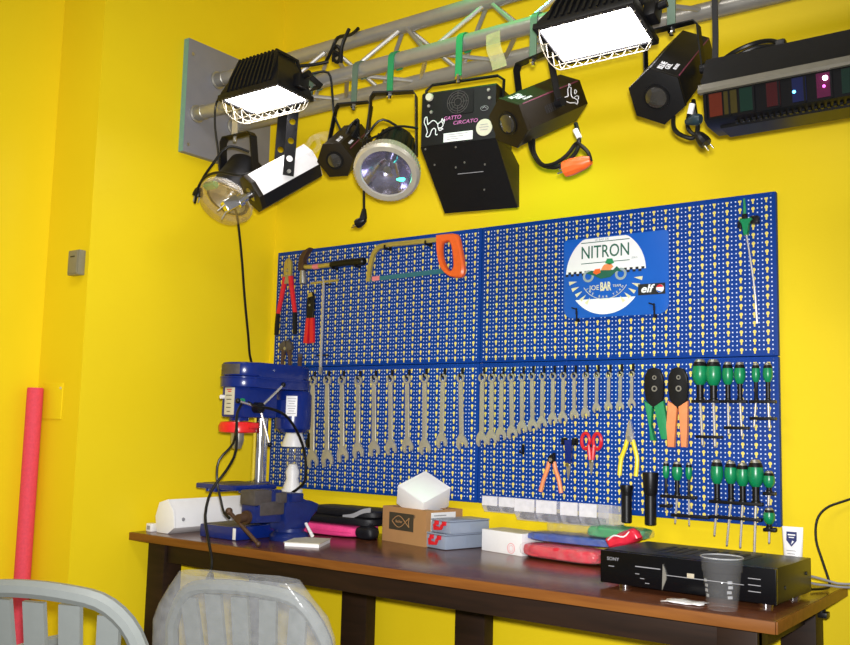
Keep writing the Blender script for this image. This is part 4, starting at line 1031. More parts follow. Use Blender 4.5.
def clamp(x, yb, t, mat='galv', z=2.155, y=-.400):
    """strap hooked over the front chord, its tail hanging down to a bolt"""
    F = V((x, y, z)); r = .0255
    pts = [F + V((0, r * math.cos(a), r * math.sin(a))) for a in [math.radians(d) for d in (-60, -20, 20, 60, 90, 120, 150, 180)]]
    pts += [V((x, y - r - .001, z - .05)), V((x, y - r - .002, yb))]
    MB().strip(pts, (1, 0, 0), .020, .004).build('clamp_strap', mat, t)
    mb = MB(); mb.cyl((x, y - r - .002, yb - .020), (x, y - r - .002, yb + .004), .0055, None, 8); mb.cyl((x, y - r - .002, yb - .012), (x, y - r - .002, yb - .004), .010, None, 6); mb.build('clamp_bolt', 'chrome', t)

def yoke(t, top, pa, pb, mat='blackmetal', w=.024, th=.003, drop=.012, slots=False, axis=None):
    """U bracket: a short bridge under the clamp and two arms down to pivots pa, pb"""
    top, pa, pb = V(top), V(pa), V(pb); d = (pb - pa); d.z *= .5
    a1 = top - d * .46; b1 = top + d * .46
    wd = axis or V((0, 0, 1)).cross(d).normalized()
    pts = [pa, a1 + V((0, 0, -drop)) + (pa - a1).normalized() * .002, a1 + d * .06, b1 - d * .06, b1 + V((0, 0, -drop)), pb]
    y = MB().strip(pts, wd, w, th).build('yoke', mat, t)
    return y

HEX = [(math.cos(PI / 3 * i + PI / 6), math.sin(PI / 3 * i + PI / 6)) for i in range(6)]
def hexlamp(label, cl, clz, front, dr, L, R, roll, mat, mark=None, lens_off=0., group='black hexagonal effect lamps'):
    t = thing('hexagonal_lamp', label, 'stage light', (cl, -.428, clz), group)
    d = V(dr).normalized(); F = frame(front, d) @ Matrix.Rotation(roll, 4, 'Z')
    MB(F).prism([(x * R, y * R) for x, y in HEX], -L, -.012, .002).build('housing', mat, t)
    MB(F).prism([(x * R * 1.03, y * R * 1.03) for x, y in HEX], -.014, -.004, .0015).build('front_frame', mat, t)
    MB(F).annulus(R * .40, R * .47, -.006, .001, 28).build('lens_ring', 'black', t)
    MB(F).lathe([(0, R * .10), (R * .2, R * .085), (R * .36, R * .03), (R * .42, -.004)], 28).build('lens', 'lens', t)
    MB(F).prism([(x * R * .9, y * R * .9) for x, y in HEX], -L - .004, -L + .001).build('rear_panel', 'blackmetal', t)
    px = F.to_3x3() @ V((1, 0, 0))
    c = V(front) - d * L * .52
    # yoke arms stay level: along the lamp's sideways axis
    side = V((0, 0, 1)).cross(d).normalized()
    pa, pb = c - side * (R * .98 + .006), c + side * (R * .98 + .006)
    yoke(t, (cl, -.428, clz), pa, pb, 'blackmetal', .022)
    for p, s in ((pa, -1), (pb, 1)):
        mb = MB(); mb.cyl(p - side * s * .006, p + side * s * .016, .012, .012, 10); mb.build('knob', 'black', t)
    clamp(cl, clz, t, 'galv')
    # lettering and stripe on the facet that looks up towards the camera
    k = mark or {}
    n = V((math.cos(k.get('a', PI / 2)), math.sin(k.get('a', PI / 2)), 0)); nw = F.to_3x3() @ n
    G = frame(F @ (n * (R * .866 + .0006) + V((0, 0, -.032))), nw, d)   # local y along the axis to the front
    G = G @ Matrix.Rotation(k.get('r', PI / 2), 4, 'Z')
    lettering('BLUE', .0175, 'marker', t, G @ Matrix.Translation((.012, .014, 0)), offset=.0004, width=.040)
    lettering('GEL', .0155, 'marker', t, G @ Matrix.Translation((.016, .000, 0)), offset=.0004, width=.030)
    lettering('MOON', .0105, 'marker', t, G @ Matrix.Translation((.026, -.015, 0)), offset=.0003, width=.030)
    e = F.to_3x3() @ V((math.cos(k.get('e', 0)), math.sin(k.get('e', 0)), 0))
    MB().cyl(F @ (V((math.cos(k.get('e', 0)), math.sin(k.get('e', 0)), 0)) * R * .995 + V((0, 0, -.02))), F @ (V((math.cos(k.get('e', 0)), math.sin(k.get('e', 0)), 0)) * R * .995 + V((0, 0, -L + .01))), .0016, None, 6).build('stripe', 'purple', t)
    return t, F

def plug(parent, p, d, mat, r=.013, l=.042, pins='chrome'):
    p, d = V(p), V(d).normalized()
    o = MB().tube([p, p + d * l * .25, p + d * l * .7, p + d * l], [r * .5, r * .8, r, r * .95], 10).build('plug', mat, parent)
    s = d.orthogonal().normalized()
    MB().cyl(p + d * l + s * r * .45, p + d * (l + .018) + s * r * .45, .0022, None, 8).cyl(p + d * l - s * r * .45, p + d * (l + .018) - s * r * .45, .0022, None, 8).build('pin', pins, parent)
    return o

# ------------------------------------------------------------------ 1: can light with clear dome
t = thing('can_light', 'black can spotlight with clear amber dome at the left end of the truss', 'stage light', (.21, -.45, 2.02))
dr = V((.006, -.565, -.824)).normalized(); fc = V((.205, -.45, 1.802))
F = frame(fc - dr * .01, dr)
MB(F).lathe([(0, -.165), (.060, -.165), (.066, -.158), (.071, -.06), (.074, -.012), (.066, -.012), (.062, -.06)], 28).build('can', 'blackmetal', t)
MB(F).lathe([(.070, -.022), (.088, -.018), (.091, -.008), (.091, .010), (.074, .034), (.04, .040), (0, .041)], 36).build('dome', 'domefilm', t)
MB(F).lathe([(.090, -.020), (.0925, -.012), (.0925, .0), (.090, .002)], 36).build('dome_rim', 'clear', t)
MB(F).lathe([(.02, -.05), (.05, -.03), (.064, -.012)], 28).build('reflector', 'dull', t)
mb = MB(F); mb.box((0, .075, .004), (.05, .02, .018), .002); mb.build('warning_label', 'green2', t)
top = V((.228, -.425, 2.032))
s = V((0, 0, 1)).cross(dr).normalized(); c = fc - dr * .11
yoke(t, top, c - s * .076, c + s * .076, 'blackmetal', .030)
MB().strip([(.212, -.4265, 2.030), (.212, -.4265, 2.10), (.212, -.4275, 2.185), (.212, -.405, 2.186), (.212, -.376, 2.180)], (1, 0, 0), .024, .004).build('clamp_strap', 'beige', t)
MB().cyl((.214, -.426, 2.012), (.214, -.426, 2.042), .006, None, 8).build('clamp_bolt', 'dull', t)
cd = MB().tube(smooth([(.300, -.44, 1.962), (.268, -.50, 1.968), (.212, -.52, 1.905), (.162, -.515, 1.862), (.135, -.505, 1.826), (.140, -.515, 1.800), (.168, -.525, 1.850), (.209, -.53, 1.875), (.274, -.535, 1.876), (.340, -.52, 1.862), (.372, -.49, 1.872)], 4), .0042).build('power_cord', 'rubber', t)
plug(cd, (.150, -.508, 1.850), (-.25, -.05, -1), 'black', .017, .03, 'dull')
c = MB().tube(smooth([(.30, -.43, 2.185), (.19, -.445, 2.185), (.120, -.43, 2.161), (.112, -.425, 2.09), (.128, -.42, 2.000), (.140, -.42, 1.930), (.16, -.42, 1.90)], 4), .0036).build('black_cable', 'rubber')
tag(c, 'black cable drooping from the truss in front of the grey mounting plate', 'cable')
c = MB().tube(smooth([(.180, -.42, 1.86), (.205, -.40, 1.79), (.200, -.38, 1.745), (.180, -.34, 1.64), (.158, -.30, 1.52), (.140, -.26, 1.40), (.118, -.22, 1.312), (.13, -.17, 1.24), (.19, -.125, 1.20), (.26, -.122, 1.17)], 4), .0040).build('hanging_cable', 'rubber')
tag(c, 'thin black cable hanging from the left spotlight down to the drill press', 'cable')

# ------------------------------------------------------------------ 2: silver barrel scanner
t = thing('barrel_scanner', 'silver-white barrel scanner light with chrome front fitting under the left floodlight', 'stage light', (.47, -.43, 2.06))
dr = V((-.420, -.705, -.570)).normalized(); fr_ = V((.385, -.500, 1.800))
F = frame(fr_, dr, (0, 0, 1)); L = .225
oct_ = [(.060 * math.cos(a), .060 * math.sin(a)) for a in [PI / 8 + PI / 4 * i for i in range(8)]]
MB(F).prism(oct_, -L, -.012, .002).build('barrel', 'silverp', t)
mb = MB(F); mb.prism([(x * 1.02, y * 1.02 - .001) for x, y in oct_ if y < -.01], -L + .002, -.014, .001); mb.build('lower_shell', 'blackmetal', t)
MB(F).prism([(x * 1.04, y * 1.04) for x, y in oct_], -.014, .002, .002).build('front_frame', 'brownmetal', t)
MB(F).lathe([(0, .004), (.022, .004), (.024, 0)], 20).build('aperture', 'lens', t)
mb = MB(F); mb.cyl((0, 0, 0), (0, 0, .035), .012, .012, 14); mb.cyl((0, 0, .035), (0, 0, .05), .020, .020, 18); mb.build('rotor', 'chrome', t)
MB(F).box((.0, .004, .072), (.044, .034, .046), .002).build('mirror', 'chrome', t)
mb = MB(F); mb.cyl((-.012, -.006, .09), (-.016, -.022, .118), .0022, None, 8); mb.cyl((.012, .010, .09), (.010, .004, .122), .0022, None, 8); mb.build('mirror_arm', 'dull', t)
s = V((0, 0, 1)).cross(dr).normalized(); c = fr_ - dr * L * .52
def slotted(p0, p1, wd, w, t_, holes):
    """flat arm with round see-through holes, made of linked segments"""
    p0, p1 = V(p0), V(p1); ax = (p1 - p0); Ln = ax.length; ax.normalize(); wd = V(wd); wd = (wd - ax * wd.dot(ax)).normalized(); nn = ax.cross(wd)
    mb = MB(Matrix((wd, ax, nn)).transposed().to_4x4()); mb.M.translation = p0
    cuts = sorted(holes); r = w * .30; prev = 0.
    def quad(a, b): mb.box((0, (a + b) / 2, 0), (w, b - a, t_))
    for h in cuts:
        hh = h * Ln
        quad(prev, hh - w * .5); prev = hh + w * .5
        n = 16
        for z in (-t_ / 2, t_ / 2):
            ci = [mb._v((r * math.cos(2 * PI * i / n), hh + r * math.sin(2 * PI * i / n), z)) for i in range(n)]
            sq = []
            for i in range(n):
                a = 2 * PI * i / n; m_ = max(abs(math.cos(a)), abs(math.sin(a))); sq.append(mb._v((w / 2 * math.cos(a) / m_, hh + w / 2 * math.sin(a) / m_, z)))
            for i in range(n): mb._f((ci[i], ci[(i + 1) % n], sq[(i + 1) % n], sq[i]))
            if z < 0: c0, s0 = ci, sq
            else:
                for i in range(n):
                    mb._f((c0[i], c0[(i + 1) % n], ci[(i + 1) % n], ci[i])); mb._f((s0[i], s0[(i + 1) % n], sq[(i + 1) % n], sq[i]))
    quad(prev, Ln)
    return mb
topz = 2.100
for sg, hs in ((1, (.30, .55, .78)), (-1, (.52,))):
    a = c + s * sg * .066; b = V((a.x, a.y + .012, topz))
    slotted(b, a - V((0, 0, .012)), dr, .034, .003, hs).build('yoke_arm', 'blackmetal', t)
    MB().cyl(a - s * sg * .008, a + s * sg * .010, .006, None, 8).build('pivot_bolt', 'dull', t)
a = c + s * .066 + V((0, .012, 0)); b = c - s * .066 + V((0, .012, 0)); a.z = b.z = topz
MB().strip([a, b], dr - V((0, 0, dr.z)), .034, .003).build('yoke_bridge', 'blackmetal', t)
m_ = (a + b) / 2
clamp(m_.x, topz - .004, t, 'dull')
MB().strip([(m_.x, -.4275, topz + .001), m_ + V((0, 0, .002))], (1, 0, 0), .03, .004).build('clamp_tongue', 'dull', t)

# ------------------------------------------------------------------ 3: hexagonal lamps
t, F = hexlamp('small black hexagonal lamp between the silver barrel light and the round reflector spot', .725, 2.045, (.705, -.48, 1.862), (.256, -.778, -.574), .19, .056, PI / 6, 'brownmetal', dict(a=PI / 6, r=-PI / 2, e=0.))
mb = MB()
for k in range(4): mb.tube(smooth([(.70 + .025 * math.cos(a) + .006 * k, -.40 - .008 * k, 1.965 + .030 * math.sin(a + k * .3)) for a in [2 * PI * i / 10 for i in range(11)]], 2), .0042, 6)
mb.build('cable_coil', 'rubber', t)
mb = MB(); mb.tube(smooth([(.640, -.44, 1.945), (.600, -.455, 1.958), (.575, -.46, 1.930), (.590, -.46, 1.905), (.615, -.45, 1.93), (.60, -.45, 1.96), (.64, -.44, 1.965)], 3), .008, 8); mb.build('taped_cable', 'cupf', t)
t, F = hexlamp('black hexagonal lamp with white bird drawing and an orange plug below', 1.330, 2.050, (1.2995, -.50, 1.8625), (-.262, -.836, -.482), .245, .064, 0., 'brownmetal', dict(a=PI / 3, r=-PI / 2, e=PI / 6))
n = V((1, 0, 0)); G = frame(F @ V((.064 * .866 + .0008, .002, -.190)), F.to_3x3() @ n, F.to_3x3() @ V((0, 1, 0)))
mb = MB(G)
for p in ([(-.022, -.006), (-.028, .004), (-.016, .004), (-.008, .004), (-.002, .018), (.006, .024), (.013, .020)], [(-.022, -.006), (-.010, -.014), (.006, -.018), (.014, -.024), (.020, -.016), (.012, -.008), (.004, -.004)], [(.013, .020), (.008, .012), (.004, .002), (.006, -.002)], [(.018, .004), (.024, .012), (.028, .006), (.020, .002), (.018, .004)], [(.010, -.006), (.022, -.004), (.028, -.008), (.024, -.014)], [(.006, .024), (.010, .032), (.014, .026)]):
    mb.tube(smooth([(x, y, 0) for x, y in p], 3), .0011, 5)
mb.build('bird_drawing', 'marker', t)
mb = MB(G)
for k in range(6): mb.box((-.045 - k * .009 + .0, -.014, -.0004), (.004, .018, .001))
mb = MB(frame(F @ V((.064 * .866 + .0004, -.004, -.110)), F.to_3x3() @ n, F.to_3x3() @ V((0, 1, 0))))
for k in range(6): mb.box((-.02 + k * .008, 0, 0), (.004, .020, .001))
mb.build('vent', 'print', t)
cd = MB().tube(smooth([(1.318, -.42, 1.842), (1.332, -.43, 1.805), (1.364, -.44, 1.764), (1.407, -.44, 1.750), (1.440, -.43, 1.768), (1.456, -.42, 1.796), (1.453, -.41, 1.830), (1.434, -.39, 1.870)], 4), .0055).build('power_cord', 'rubber', t)
MB().tube(smooth([(1.336, -.43, 1.835), (1.345, -.44, 1.795), (1.375, -.45, 1.758), (1.41, -.45, 1.757), (1.44, -.445, 1.775), (1.460, -.44, 1.80), (1.478, -.45, 1.792), (1.499, -.45, 1.770), (1.506, -.45, 1.748)], 4), .0050).build('loose_end', 'rubber', cd)
MB().tube([(1.446, -.416, 1.845), (1.458, -.416, 1.822)], .0068, 10).build('white_tag', 'white', cd)
plug(cd, (1.506, -.45, 1.750), (-1, -.02, -.18), 'orange', .021, .070)
t, F = hexlamp('black hexagonal lamp tilted steeply, right of the right floodlight', 1.700, 2.045, (1.692, -.50, 1.854), (-.016, -.77, -.638), .26, .066, .0, 'blackmetal', dict(a=PI / 3, r=-PI / 2, e=PI / 6))
cd = MB().tube(smooth([(1.715, -.455, 1.82), (1.722, -.47, 1.787), (1.741, -.475, 1.766), (1.766, -.47, 1.757), (1.777, -.47, 1.778), (1.769, -.465, 1.820), (1.760, -.45, 1.850)], 4), .0052).build('power_cord', 'rubber', t)
MB().tube(smooth([(1.76, -.46, 1.84), (1.757, -.48, 1.79), (1.772, -.50, 1.761), (1.793, -.50, 1.746)], 4), .0048).build('loose_end', 'rubber', cd)
plug(cd, (1.786, -.50, 1.756), (.6, 0, -.8), 'black', .014, .034)
MB().tube([(1.760, -.495, 1.787), (1.776, -.500, 1.787), (1.790, -.504, 1.786), (1.797, -.505, 1.785)], [.006, .012, .013, .010], 10).build('socket', 'sock', cd)
MB().tube([(1.765, -.47, 1.835), (1.759, -.47, 1.812)], .0068, 10).build('white_tag', 'white', cd)

# ------------------------------------------------------------------ 4: round reflector spot
t = thing('reflector_spot', 'round reflector spotlight with ribbed chrome ring hanging mid-left on the truss', 'stage light', (.885, -.428, 2.05))
dr = V((.30, -.62, -.72)).normalized(); fc = V((.900, -.48, 1.800))
F = frame(fc, dr)
MB(F).lathe([(0, -.165), (.050, -.165), (.056, -.158), (.062, -.05), (.072, -.022), (.060, -.022)], 28).build('housing', 'blackmetal', t)
mb = MB(F)
for i in range(18):
    a = 2 * PI * i / 18; mb.box((.058 * math.cos(a), .058 * math.sin(a), -.09), (.006, .006, .12), rot=Matrix.Rotation(a, 3, 'Z'))
mb.build('cooling_fins', 'blackmetal', t)
mb = MB(F); mb.lathe([(.068, -.034), (.088, -.028), (.092, -.018), (.092, .002), (.086, .010), (.072, .010), (.070, .004)], 60)
for i in range(60):
    a = 2 * PI * i / 60; mb.box((.0905 * math.cos(a), .0905 * math.sin(a), -.008), (.006, .0035, .020), rot=Matrix.Rotation(a, 3, 'Z'))
mb.build('ribbed_ring', 'ring', t)
MB(F).lathe([(0, -.052), (.014, -.052), (.03, -.044), (.05, -.026), (.066, -.004), (.072, .004)], 36).build('reflector', 'reflector', t)
MB(F).lathe([(0, .018), (.03, .015), (.055, .010), (.071, .006)], 36).build('glass', 'lampglass', t)
MB(F).cyl((0, 0, -.052), (0, 0, -.012), .010, .012, 14).build('bulb', 'chrome', t)
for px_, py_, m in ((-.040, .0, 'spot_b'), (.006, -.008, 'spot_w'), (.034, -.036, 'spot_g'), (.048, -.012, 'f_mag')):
    MB(F).blob((px_, py_, -.020), (.012, .012, .012) if m != 'spot_g' else (.030, .010, .008), 1., 12, 8).build('reflection_bead', m, t) if m in ('spot_g',) else None  # green glowing bead stands in for a reflection in the bowl
s = V((0, 0, 1)).cross(dr).normalized(); c = fc - dr * .085
yoke(t, (.875, -.428, 2.048), c - s * .072, c + s * .072, 'blackmetal', .028)
clamp(.860, 2.052, t, 'green2')
cd = MB().tube(smooth([(.90, -.40, 1.935), (.865, -.46, 1.962), (.82, -.47, 1.925), (.785, -.45, 1.90), (.774, -.43, 1.854), (.769, -.42, 1.780), (.772, -.42, 1.720)], 4), .0036).build('power_cord', 'rubber', t)
MB().tube([(.772, -.42, 1.724), (.771, -.42, 1.700), (.769, -.422, 1.690)], [.006, .011, .012], 10).build('plug_neck', 'black', cd)
plug(cd, (.776, -.42, 1.692), (-1, -.05, -.35), 'black', .014, .030)
MB().tube(smooth([(.99, -.46, 1.915), (.93, -.48, 1.925), (.87, -.49, 1.905), (.82, -.49, 1.90), (.80, -.485, 1.915)], 3), .0034, 6).build('thin_wire', 'rubber', t)

# ------------------------------------------------------------------ 5: box effect light with cat drawing
t = thing('effect_box', 'large black effect light box with a white cat doodle and pink handwriting', 'stage light', (1.10, -.43, 2.04))
a = math.radians(11)                          # turned slightly towards the room's right
ex = V((math.cos(a), math.sin(a), 0)); ey = V((-math.sin(a), math.cos(a), 0))
BW = .216
o = V((1.014, -.478, 2.005))
G = Matrix((ex, ey, V((0, 0, 1)))).transposed().to_4x4(); G.translation = o
# side profile in (depth, height)
P = G @ Matrix(((0, 0, 1, 0), (1, 0, 0, 0), (0, 1, 0, 0), (0, 0, 0, 1)))
MB(P).prism([(.006, .0), (0, -.006), (.0, -.150), (.125, -.150), (.125, -.0)], 0, BW, .003).build('upper_housing', 'blackmetal', t)
MB(P).prism([(.0, -.151), (.170, -.297), (.186, -.292), (.182, -.175), (.125, -.151)], -.002, BW + .002, .003).build('mirror_housing', 'blackmetal', t)
W = G @ Matrix(((1, 0, 0, 0), (0, 0, -1, -.0006), (0, 1, 0, 0), (0, 0, 0, 1)))   # front face: x right, y up
fan = MB(W @ Matrix.Translation((.108, -.040, 0))); fan.prism(rrect(.090, .066, .006), 0, .0012); fg = fan.build('fan_plate', 'black', t)
mb = MB(W @ Matrix.Translation((.108, -.040, .0013)))
for r in (.010, .017, .024, .030): mb.annulus(r, r + .0012, 0, .001, 28)
for i in range(8): mb.box((.020 * math.cos(PI * i / 4), .020 * math.sin(PI * i / 4), .0005), (.022, .0010, .001), rot=Matrix.Rotation(PI * i / 4, 3, 'Z'))
mb.build('fan_grille', 'vgrey', fg)
MB(W).lathe([(0, .006), (.010, .006), (.011, 0)], 18, (.024, -.016, 0)).build('round_knob', 'label', t)
mb = MB(W)
for x, y in ((.022, -.040), (.030, -.058), (.195, -.018), (.198, -.040)): mb.lathe([(0, .003), (.004, .003), (.005, 0)], 12, (x, y, 0))
mb.build('socket_screws', 'dull', t)
mb = MB(W)
for p in ([(.012, -.072), (.010, -.084), (.016, -.098), (.020, -.112)], [(.012, -.072), (.017, -.070), (.019, -.082), (.021, -.092)], [(.021, -.092), (.028, -.086), (.036, -.082), (.044, -.086), (.050, -.094)], [(.020, -.112), (.016, -.124), (.026, -.124), (.032, -.110), (.038, -.104), (.044, -.108), (.044, -.122), (.050, -.122)], [(.050, -.094), (.060, -.088), (.066, -.096), (.062, -.104), (.052, -.104), (.050, -.094)], [(.060, -.088), (.063, -.080), (.066, -.088), (.070, -.082), (.068, -.094)], [(.052, -.104), (.056, -.112), (.066, -.108), (.058, -.106)]):
    mb.tube(smooth([(x, y, .0006) for x, y in p], 3), .0013, 5)
mb.build('cat_drawing', 'marker', t)
lettering('GATTO', .0150, 'pinkmark', t, W @ Matrix.Translation((.092, -.0815, .0006)), width=.050, shear=.2, name='handwriting')
lettering('CIRCATO', .0140, 'pinkmark', t, W @ Matrix.Translation((.130, -.0965, .0006)), width=.070, shear=.2, name='handwriting')
lb = MB(W).box((.110, -.134, .0003), (.084, .024, .0008)).build('white_label', 'labelw', t)
mb = MB(W)
for k in range(3): mb.box((.108 - k * .006, -.127 - k * .006, .001), (.060 - k * .012, .0015, .0006))
mb.build('printing', 'printgrey', lb)
rl = MB(W).lathe([(0, .0008), (.0225, .0008), (.023, 0)], 28, (.184, -.118, 0)).build('round_sticker', 'label', t)
mb = MB(W)
for k in range(3): mb.box((.184, -.110 - k * .007, .0012), (.026 - abs(k - 1) * .006, .0014, .0006))
mb.build('printing', 'printgrey', rl)
MB(W).annulus(.010, .0112, 0, .0008, 24, (.184, -.066), .6).build('oval_mark', 'printgrey', t)
MB(W).tube([(.178, -.066, .0004), (.184, -.062, .0004), (.190, -.067, .0004)], .0012, 4).build('oval_scribble', 'printgrey', t)
# rivets and slot on the lower sloped face
sl = (V((0, .170, -.146))).normalized(); nl = V((0, -.146, -.170)).normalized()
W2 = G @ Matrix((V((1, 0, 0)), -sl, nl)).transposed().to_4x4(); W2.translation = G @ V((0, 0, -.151)); 
mb = MB(W2)
for x, y in ((.012, -.008), (.10, -.012), (.022, -.060), (.11, -.062), (.165, -.075), (.08, -.075), (.140, -.155)): mb.lathe([(0, .0035), (.0022, .003), (.0028, .0)], 8, (x, y, 0))
mb.build('rivets', 'dull', t)
MB(W2).box((.118, -.095, .0032), (.075, .0018, .001)).build('slot', 'printgrey', t)
MB().tube([G @ V((-.004, .04, -.03)), G @ V((-.006, .04, .02)), G @ V((.012, .04, .034)), G @ V((BW - .012, .04, .034)), G @ V((BW + .006, .04, .02)), G @ V((BW + .004, .04, -.03))], .0042, 8).build('yoke', 'black', t)
clamp(1.098, 2.052, t, 'green2')

# ------------------------------------------------------------------ 6: two halogen floodlights, lit
def flood(label, loc, tilt, clx):
    t = thing('floodlight', label, 'floodlight', loc, 'lit halogen floodlights')
    F = Matrix.Translation(loc) @ Matrix.Rotation(tilt, 4, 'X')
    w, d, h = .245, .140, .120
    def ring(k, z, wx, wy): return [(wx / 2 * sx, wy / 2 * sy, z) for sx, sy in ((-1, -1), (1, -1), (1, 1), (-1, 1))]
    mb = MB(F); secs = [ring(0, .0, w, d), ring(0, .022, w, d), ring(0, .060, w * .86, d * .82), ring(0, h, w * .62, d * .50)]
    vs = [[mb._v(p) for p in s_] for s_ in secs]
    for p, q in zip(vs, vs[1:]):
        for i in range(4): mb._f((p[i], p[(i + 1) % 4], q[(i + 1) % 4], q[i]))
    mb._f(vs[-1]); mb.build('housing', 'blackmetal', t)
    mb = MB(F)
    for i in range(11):
        x = -w * .37 + w * .074 * i
        for sg in (-1, 1):
            k = .86 if abs(x) < w * .30 else .75
            vv = [(x, sg * (d / 2 + .001), .020), (x, sg * (d * .41 + .005), .060), (x * .86, sg * (d * .25 + .008), h + .006), (x * .86, 0, h + .006)]
            mb.strip(vv, (1, 0, 0), .006, .009)
    mb.build('cooling_ribs', 'blackmetal', t)
    mb = MB(F)
    for c_, s_ in (((0, -d / 2, .006), (w + .012, .012, .016)), ((0, d / 2, .006), (w + .012, .012, .016)), ((-w / 2, 0, .006), (.012, d, .016)), ((w / 2, 0, .006), (.012, d, .016))): mb.box(c_, s_, .002)
    mb.build('rim', 'blackmetal', t)
    MB(F).box((0, 0, .006), (w - .012, d - .012, .004)).build('lit_glass', 'flood', t)
    mb = MB(F)
    for i in range(8):
        x = -w / 2 + .010 + (w - .02) * i / 7
        mb.tube(smooth([(x, -d / 2, -.001), (x, -d * .36, -.034), (x, 0, -.048), (x, d * .36, -.034), (x, d / 2, -.001)], 2), .0012, 5)
    for j in range(4):
        y = -d * .36 + d * .24 * j; z = -.034 if j in (0, 3) else -.046
        mb.tube([(-w / 2, y, -.001), (-w / 2 + .014, y, z), (w / 2 - .014, y, z), (w / 2, y, -.001)], .0012, 5)
    mb.build('wire_guard', 'wire', t)
    MB(F).box((w * .445, .012, .044), (.003, .036, .014), .0005, Matrix.Rotation(-.33, 3, 'Y')).build('maker_label', 'printgrey', t)
    mb = MB(F); mb.box((w / 2 + .012, .01, .035), (.030, .04, .04), .004); mb.cyl((w / 2 + .02, .01, .05), (w / 2 + .045, .01, .055), .010); mb.build('terminal_box', 'black', t)
    a, b = F @ V((-w / 2 - .008, 0, .03)), F @ V((w / 2 + .008, 0, .03))
    top = V((clx, -.4275, 2.118)); 
    MB().strip([a, a + V((0, .05, .035)), (a.x + .01, -.4275, 2.124), (b.x - .01, -.4275, 2.124), b + V((0, .05, .035)), b], (0, .6, .8), .022, .003).build('yoke', 'blackmetal', t)
    clamp(clx, 2.128, t, 'galv')
    return t
flood('lit black floodlight with wire guard, left one, beside the grey mounting plate', (.472, -.542, 2.068), math.radians(-3), .545)
flood('lit black floodlight with wire guard, right one, above the bird-marked lamp', (1.545, -.510, 2.030), math.radians(-17), 1.475)
MB0 = MB().tube(smooth([(.60, -.50, 2.135), (.648, -.46, 2.145), (.655, -.445, 2.08), (.660, -.44, 2.02), (.68, -.43, 1.97)], 4), .0036).build('flood_cable', 'rubber')
tag(MB0, 'black cable dropping from the left floodlight beside the small hexagonal lamp', 'cable')

# ------------------------------------------------------------------ 7: long colour-filter light bar
t = thing('light_bar', 'long black light bar with a row of colour filters at the upper right', 'stage light', (2.15, -.43, 1.77))
F = Matrix.Translation((1.795, -.450, 0)) @ Matrix(((0, 0, 1, 0), (1, 0, 0, 0), (0, 1, 0, 0), (0, 0, 0, 1)))   # local x -> +Y, y -> Z, z -> +X
BL = .86
MB(F).prism([(-.055, 1.850), (-.050, 1.856), (-.020, 1.930), (.060, 1.942), (.085, 1.936), (.085, 1.848), (-.050, 1.846)], 0, BL, .003).build('upper_case', 'blackmetal', t)
MB(F).prism([(-.060, 1.848), (-.054, 1.862), (-.040, 1.866), (-.044, 1.842), (-.058, 1.842)], -.004, BL, .001).build('front_lip', 'lip', t)
MB(F).prism([(-.046, 1.846), (-.050, 1.840), (-.042, 1.784), (-.020, 1.776), (.050, 1.774), (.078, 1.786), (.080, 1.846)], .004, BL, .002).build('lower_body', 'f_dark', t)
MB(F).prism([(-.016, 1.778), (-.012, 1.770), (.052, 1.768), (.056, 1.776)], .03, BL, .001).build('vent_strip', 'black', t)
mb = MB(F)
for i in range(60): mb.box((-.022, 1.7755, .07 + i * .0125), (.010, .006, .006))
mb.build('lower_teeth', 'black', t)
cols = [(.018, 'f_orange'), (.050, 'f_yellow'), (.084, 'f_green'), (.140, 'f_red'), (.192, 'f_blue'), (.240, 'f_mag'), (.288, 'f_green'), (.342, 'f_orange'), (.40, 'f_blue'), (.45, 'f_yellow'), (.50, 'f_red'), (.55, 'f_green'), (.60, 'f_blue'), (.65, 'f_mag'), (.70, 'f_green'), (.76, 'f_orange')]
for x0, m in cols:
    MB(F).prism([(-.0500, 1.838), (-.0512, 1.838), (-.0440, 1.789), (-.0425, 1.789)], x0, x0 + .028, 0).build('filter', m, t)
for i in range(15): MB(F).prism([(-.0500, 1.838), (-.0530, 1.838), (-.0455, 1.786), (-.0425, 1.786)], .008 + i * .0517, .012 + i * .0517, 0).build('partition', 'f_dark', t)
for x0, y, z, m, r in ((.196, -.0480, 1.810, 'spot_b', .0034), (.258, -.0520, 1.826, 'spot_w', .0050), (.255, -.0495, 1.810, 'spot_p', .0030), (.313, -.0505, 1.822, 'spot_g', .0034)):
    MB(F).blob((y, z, x0), (r * 2, r * 2, r * 2), 1., 10, 6).build('lit_lamp', m, t)
mb = MB(F)
for i in range(16): mb.box((-.0505, 1.8585, .10 + i * .012), (.003, .008, .005), rot=Matrix.Rotation(-.5, 3, 'Z'))
mb.build('top_vents', 'print', t)
F4 = frame((1.795 + .26, -.4815, 1.898), (0, -.9, .43))
for x in (1.803, 2.50): MB().strip([(x, -.43, 1.90), (x, -.425, 2.00), (x, -.4275, 2.10), (x, -.428, 2.185), (x, -.405, 2.188), (x, -.374, 2.17)], (1, 0, 0), .013, .004).build('hanger', 'blackmetal', t)
for x in (1.79,):
    mb = MB(); mb.cyl((x + .008, -.44, 1.888), (x - .012, -.44, 1.888), .013, None, 12); mb.build('knob', 'black', t)
c1 = MB().tube(smooth([(1.800, -.40, 1.945), (1.83, -.38, 1.972), (1.868, -.37, 1.986), (1.905, -.375, 1.983), (1.93, -.385, 1.968), (1.94, -.40, 1.945)], 4), .0055).build('power_cord', 'rubber', t)
MB().tube(smooth([(1.810, -.40, 1.943), (1.845, -.385, 1.962), (1.88, -.38, 1.972), (1.91, -.38, 1.968), (1.935, -.385, 1.962)], 4), .0048).build('second_loop', 'rubber', c1)
MB().box((1.938, -.395, 1.955), (.022, .02, .03), .004).build('cord_clip', 'black', c1)
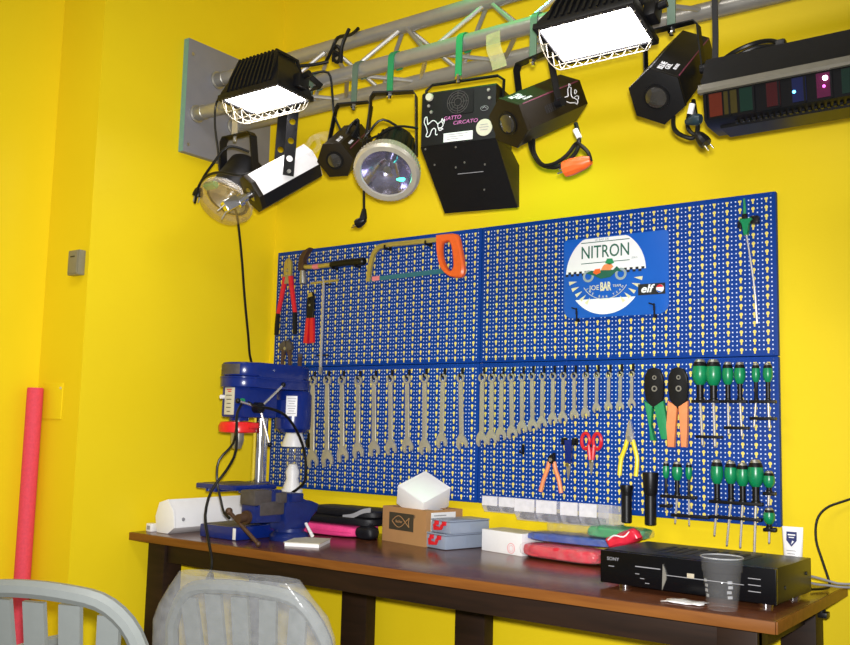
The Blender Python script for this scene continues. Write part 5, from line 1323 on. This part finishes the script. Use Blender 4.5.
# ------------------------------------------------------------------ camera
cam = bpy.data.cameras.new('camera'); co = bpy.data.objects.new('camera', cam); COL.objects.link(co)
cam.sensor_width = 36; cam.lens = 942.0 / 850 * 36; cam.clip_start = .05
yaw, pitch, roll = .6372, .1098, .0249
f = V((-math.sin(yaw) * math.cos(pitch), math.cos(yaw) * math.cos(pitch), math.sin(pitch)))
r = V((math.cos(yaw), math.sin(yaw), 0)); u = r.cross(f)
r2 = r * math.cos(roll) + u * math.sin(roll); u2 = -r * math.sin(roll) + u * math.cos(roll)
m = Matrix((r2, u2, -f)).transposed().to_4x4(); m.translation = V((2.5061, -2.4539, 1.1049))
co.matrix_world = m
SC.camera = co

# ------------------------------------------------------------------ lights
def lamp(kind, name, loc, target, energy, col=(1, 1, 1), **kw):
    l = bpy.data.lights.new(name, kind); l.energy = energy; l.color = col
    for k, v in kw.items(): setattr(l, k, v)
    o = bpy.data.objects.new(name, l); COL.objects.link(o); o.location = loc
    o.rotation_euler = (V(target) - V(loc)).to_track_quat('-Z', 'Y').to_euler()
    return o
lamp('SPOT', 'camera_flash', V((2.5061, -2.4539, 1.1049)) + u2 * .055 + r2 * .01, (.55, 0, 1.20), 315, (1, .985, .97), spot_size=math.radians(84), spot_blend=.95, shadow_soft_size=.025)
lamp('AREA', 'ceiling_fill', (1.3, -2.0, 3.05), (1.3, -1.9, 0), 26, (1, .97, .92), shape='RECTANGLE', size=1.5, size_y=.5)  # unseen fill light added below the ceiling to brighten the room
lamp('SPOT', 'green_stage_light', (1.16, -.66, 3.05), (1.16, -.385, 2.17), 55, (.05, 1, .25), spot_size=math.radians(34), spot_blend=.9, shadow_soft_size=.04)
w = bpy.data.worlds.new('world'); SC.world = w; w.use_nodes = True
w.node_tree.nodes['Background'].inputs[0].default_value = (1, .97, .92, 1); w.node_tree.nodes['Background'].inputs[1].default_value = .24

SC.view_settings.view_transform = 'Standard'; SC.view_settings.look = 'None'
SC.view_settings.exposure = 0.; SC.view_settings.gamma = 1.; SC.view_settings.use_curve_mapping = False
SC.cycles.use_denoising = True
SC.cycles.max_bounces = 8; SC.cycles.transparent_max_bounces = 24
SC.cycles.sample_clamp_indirect = 4.
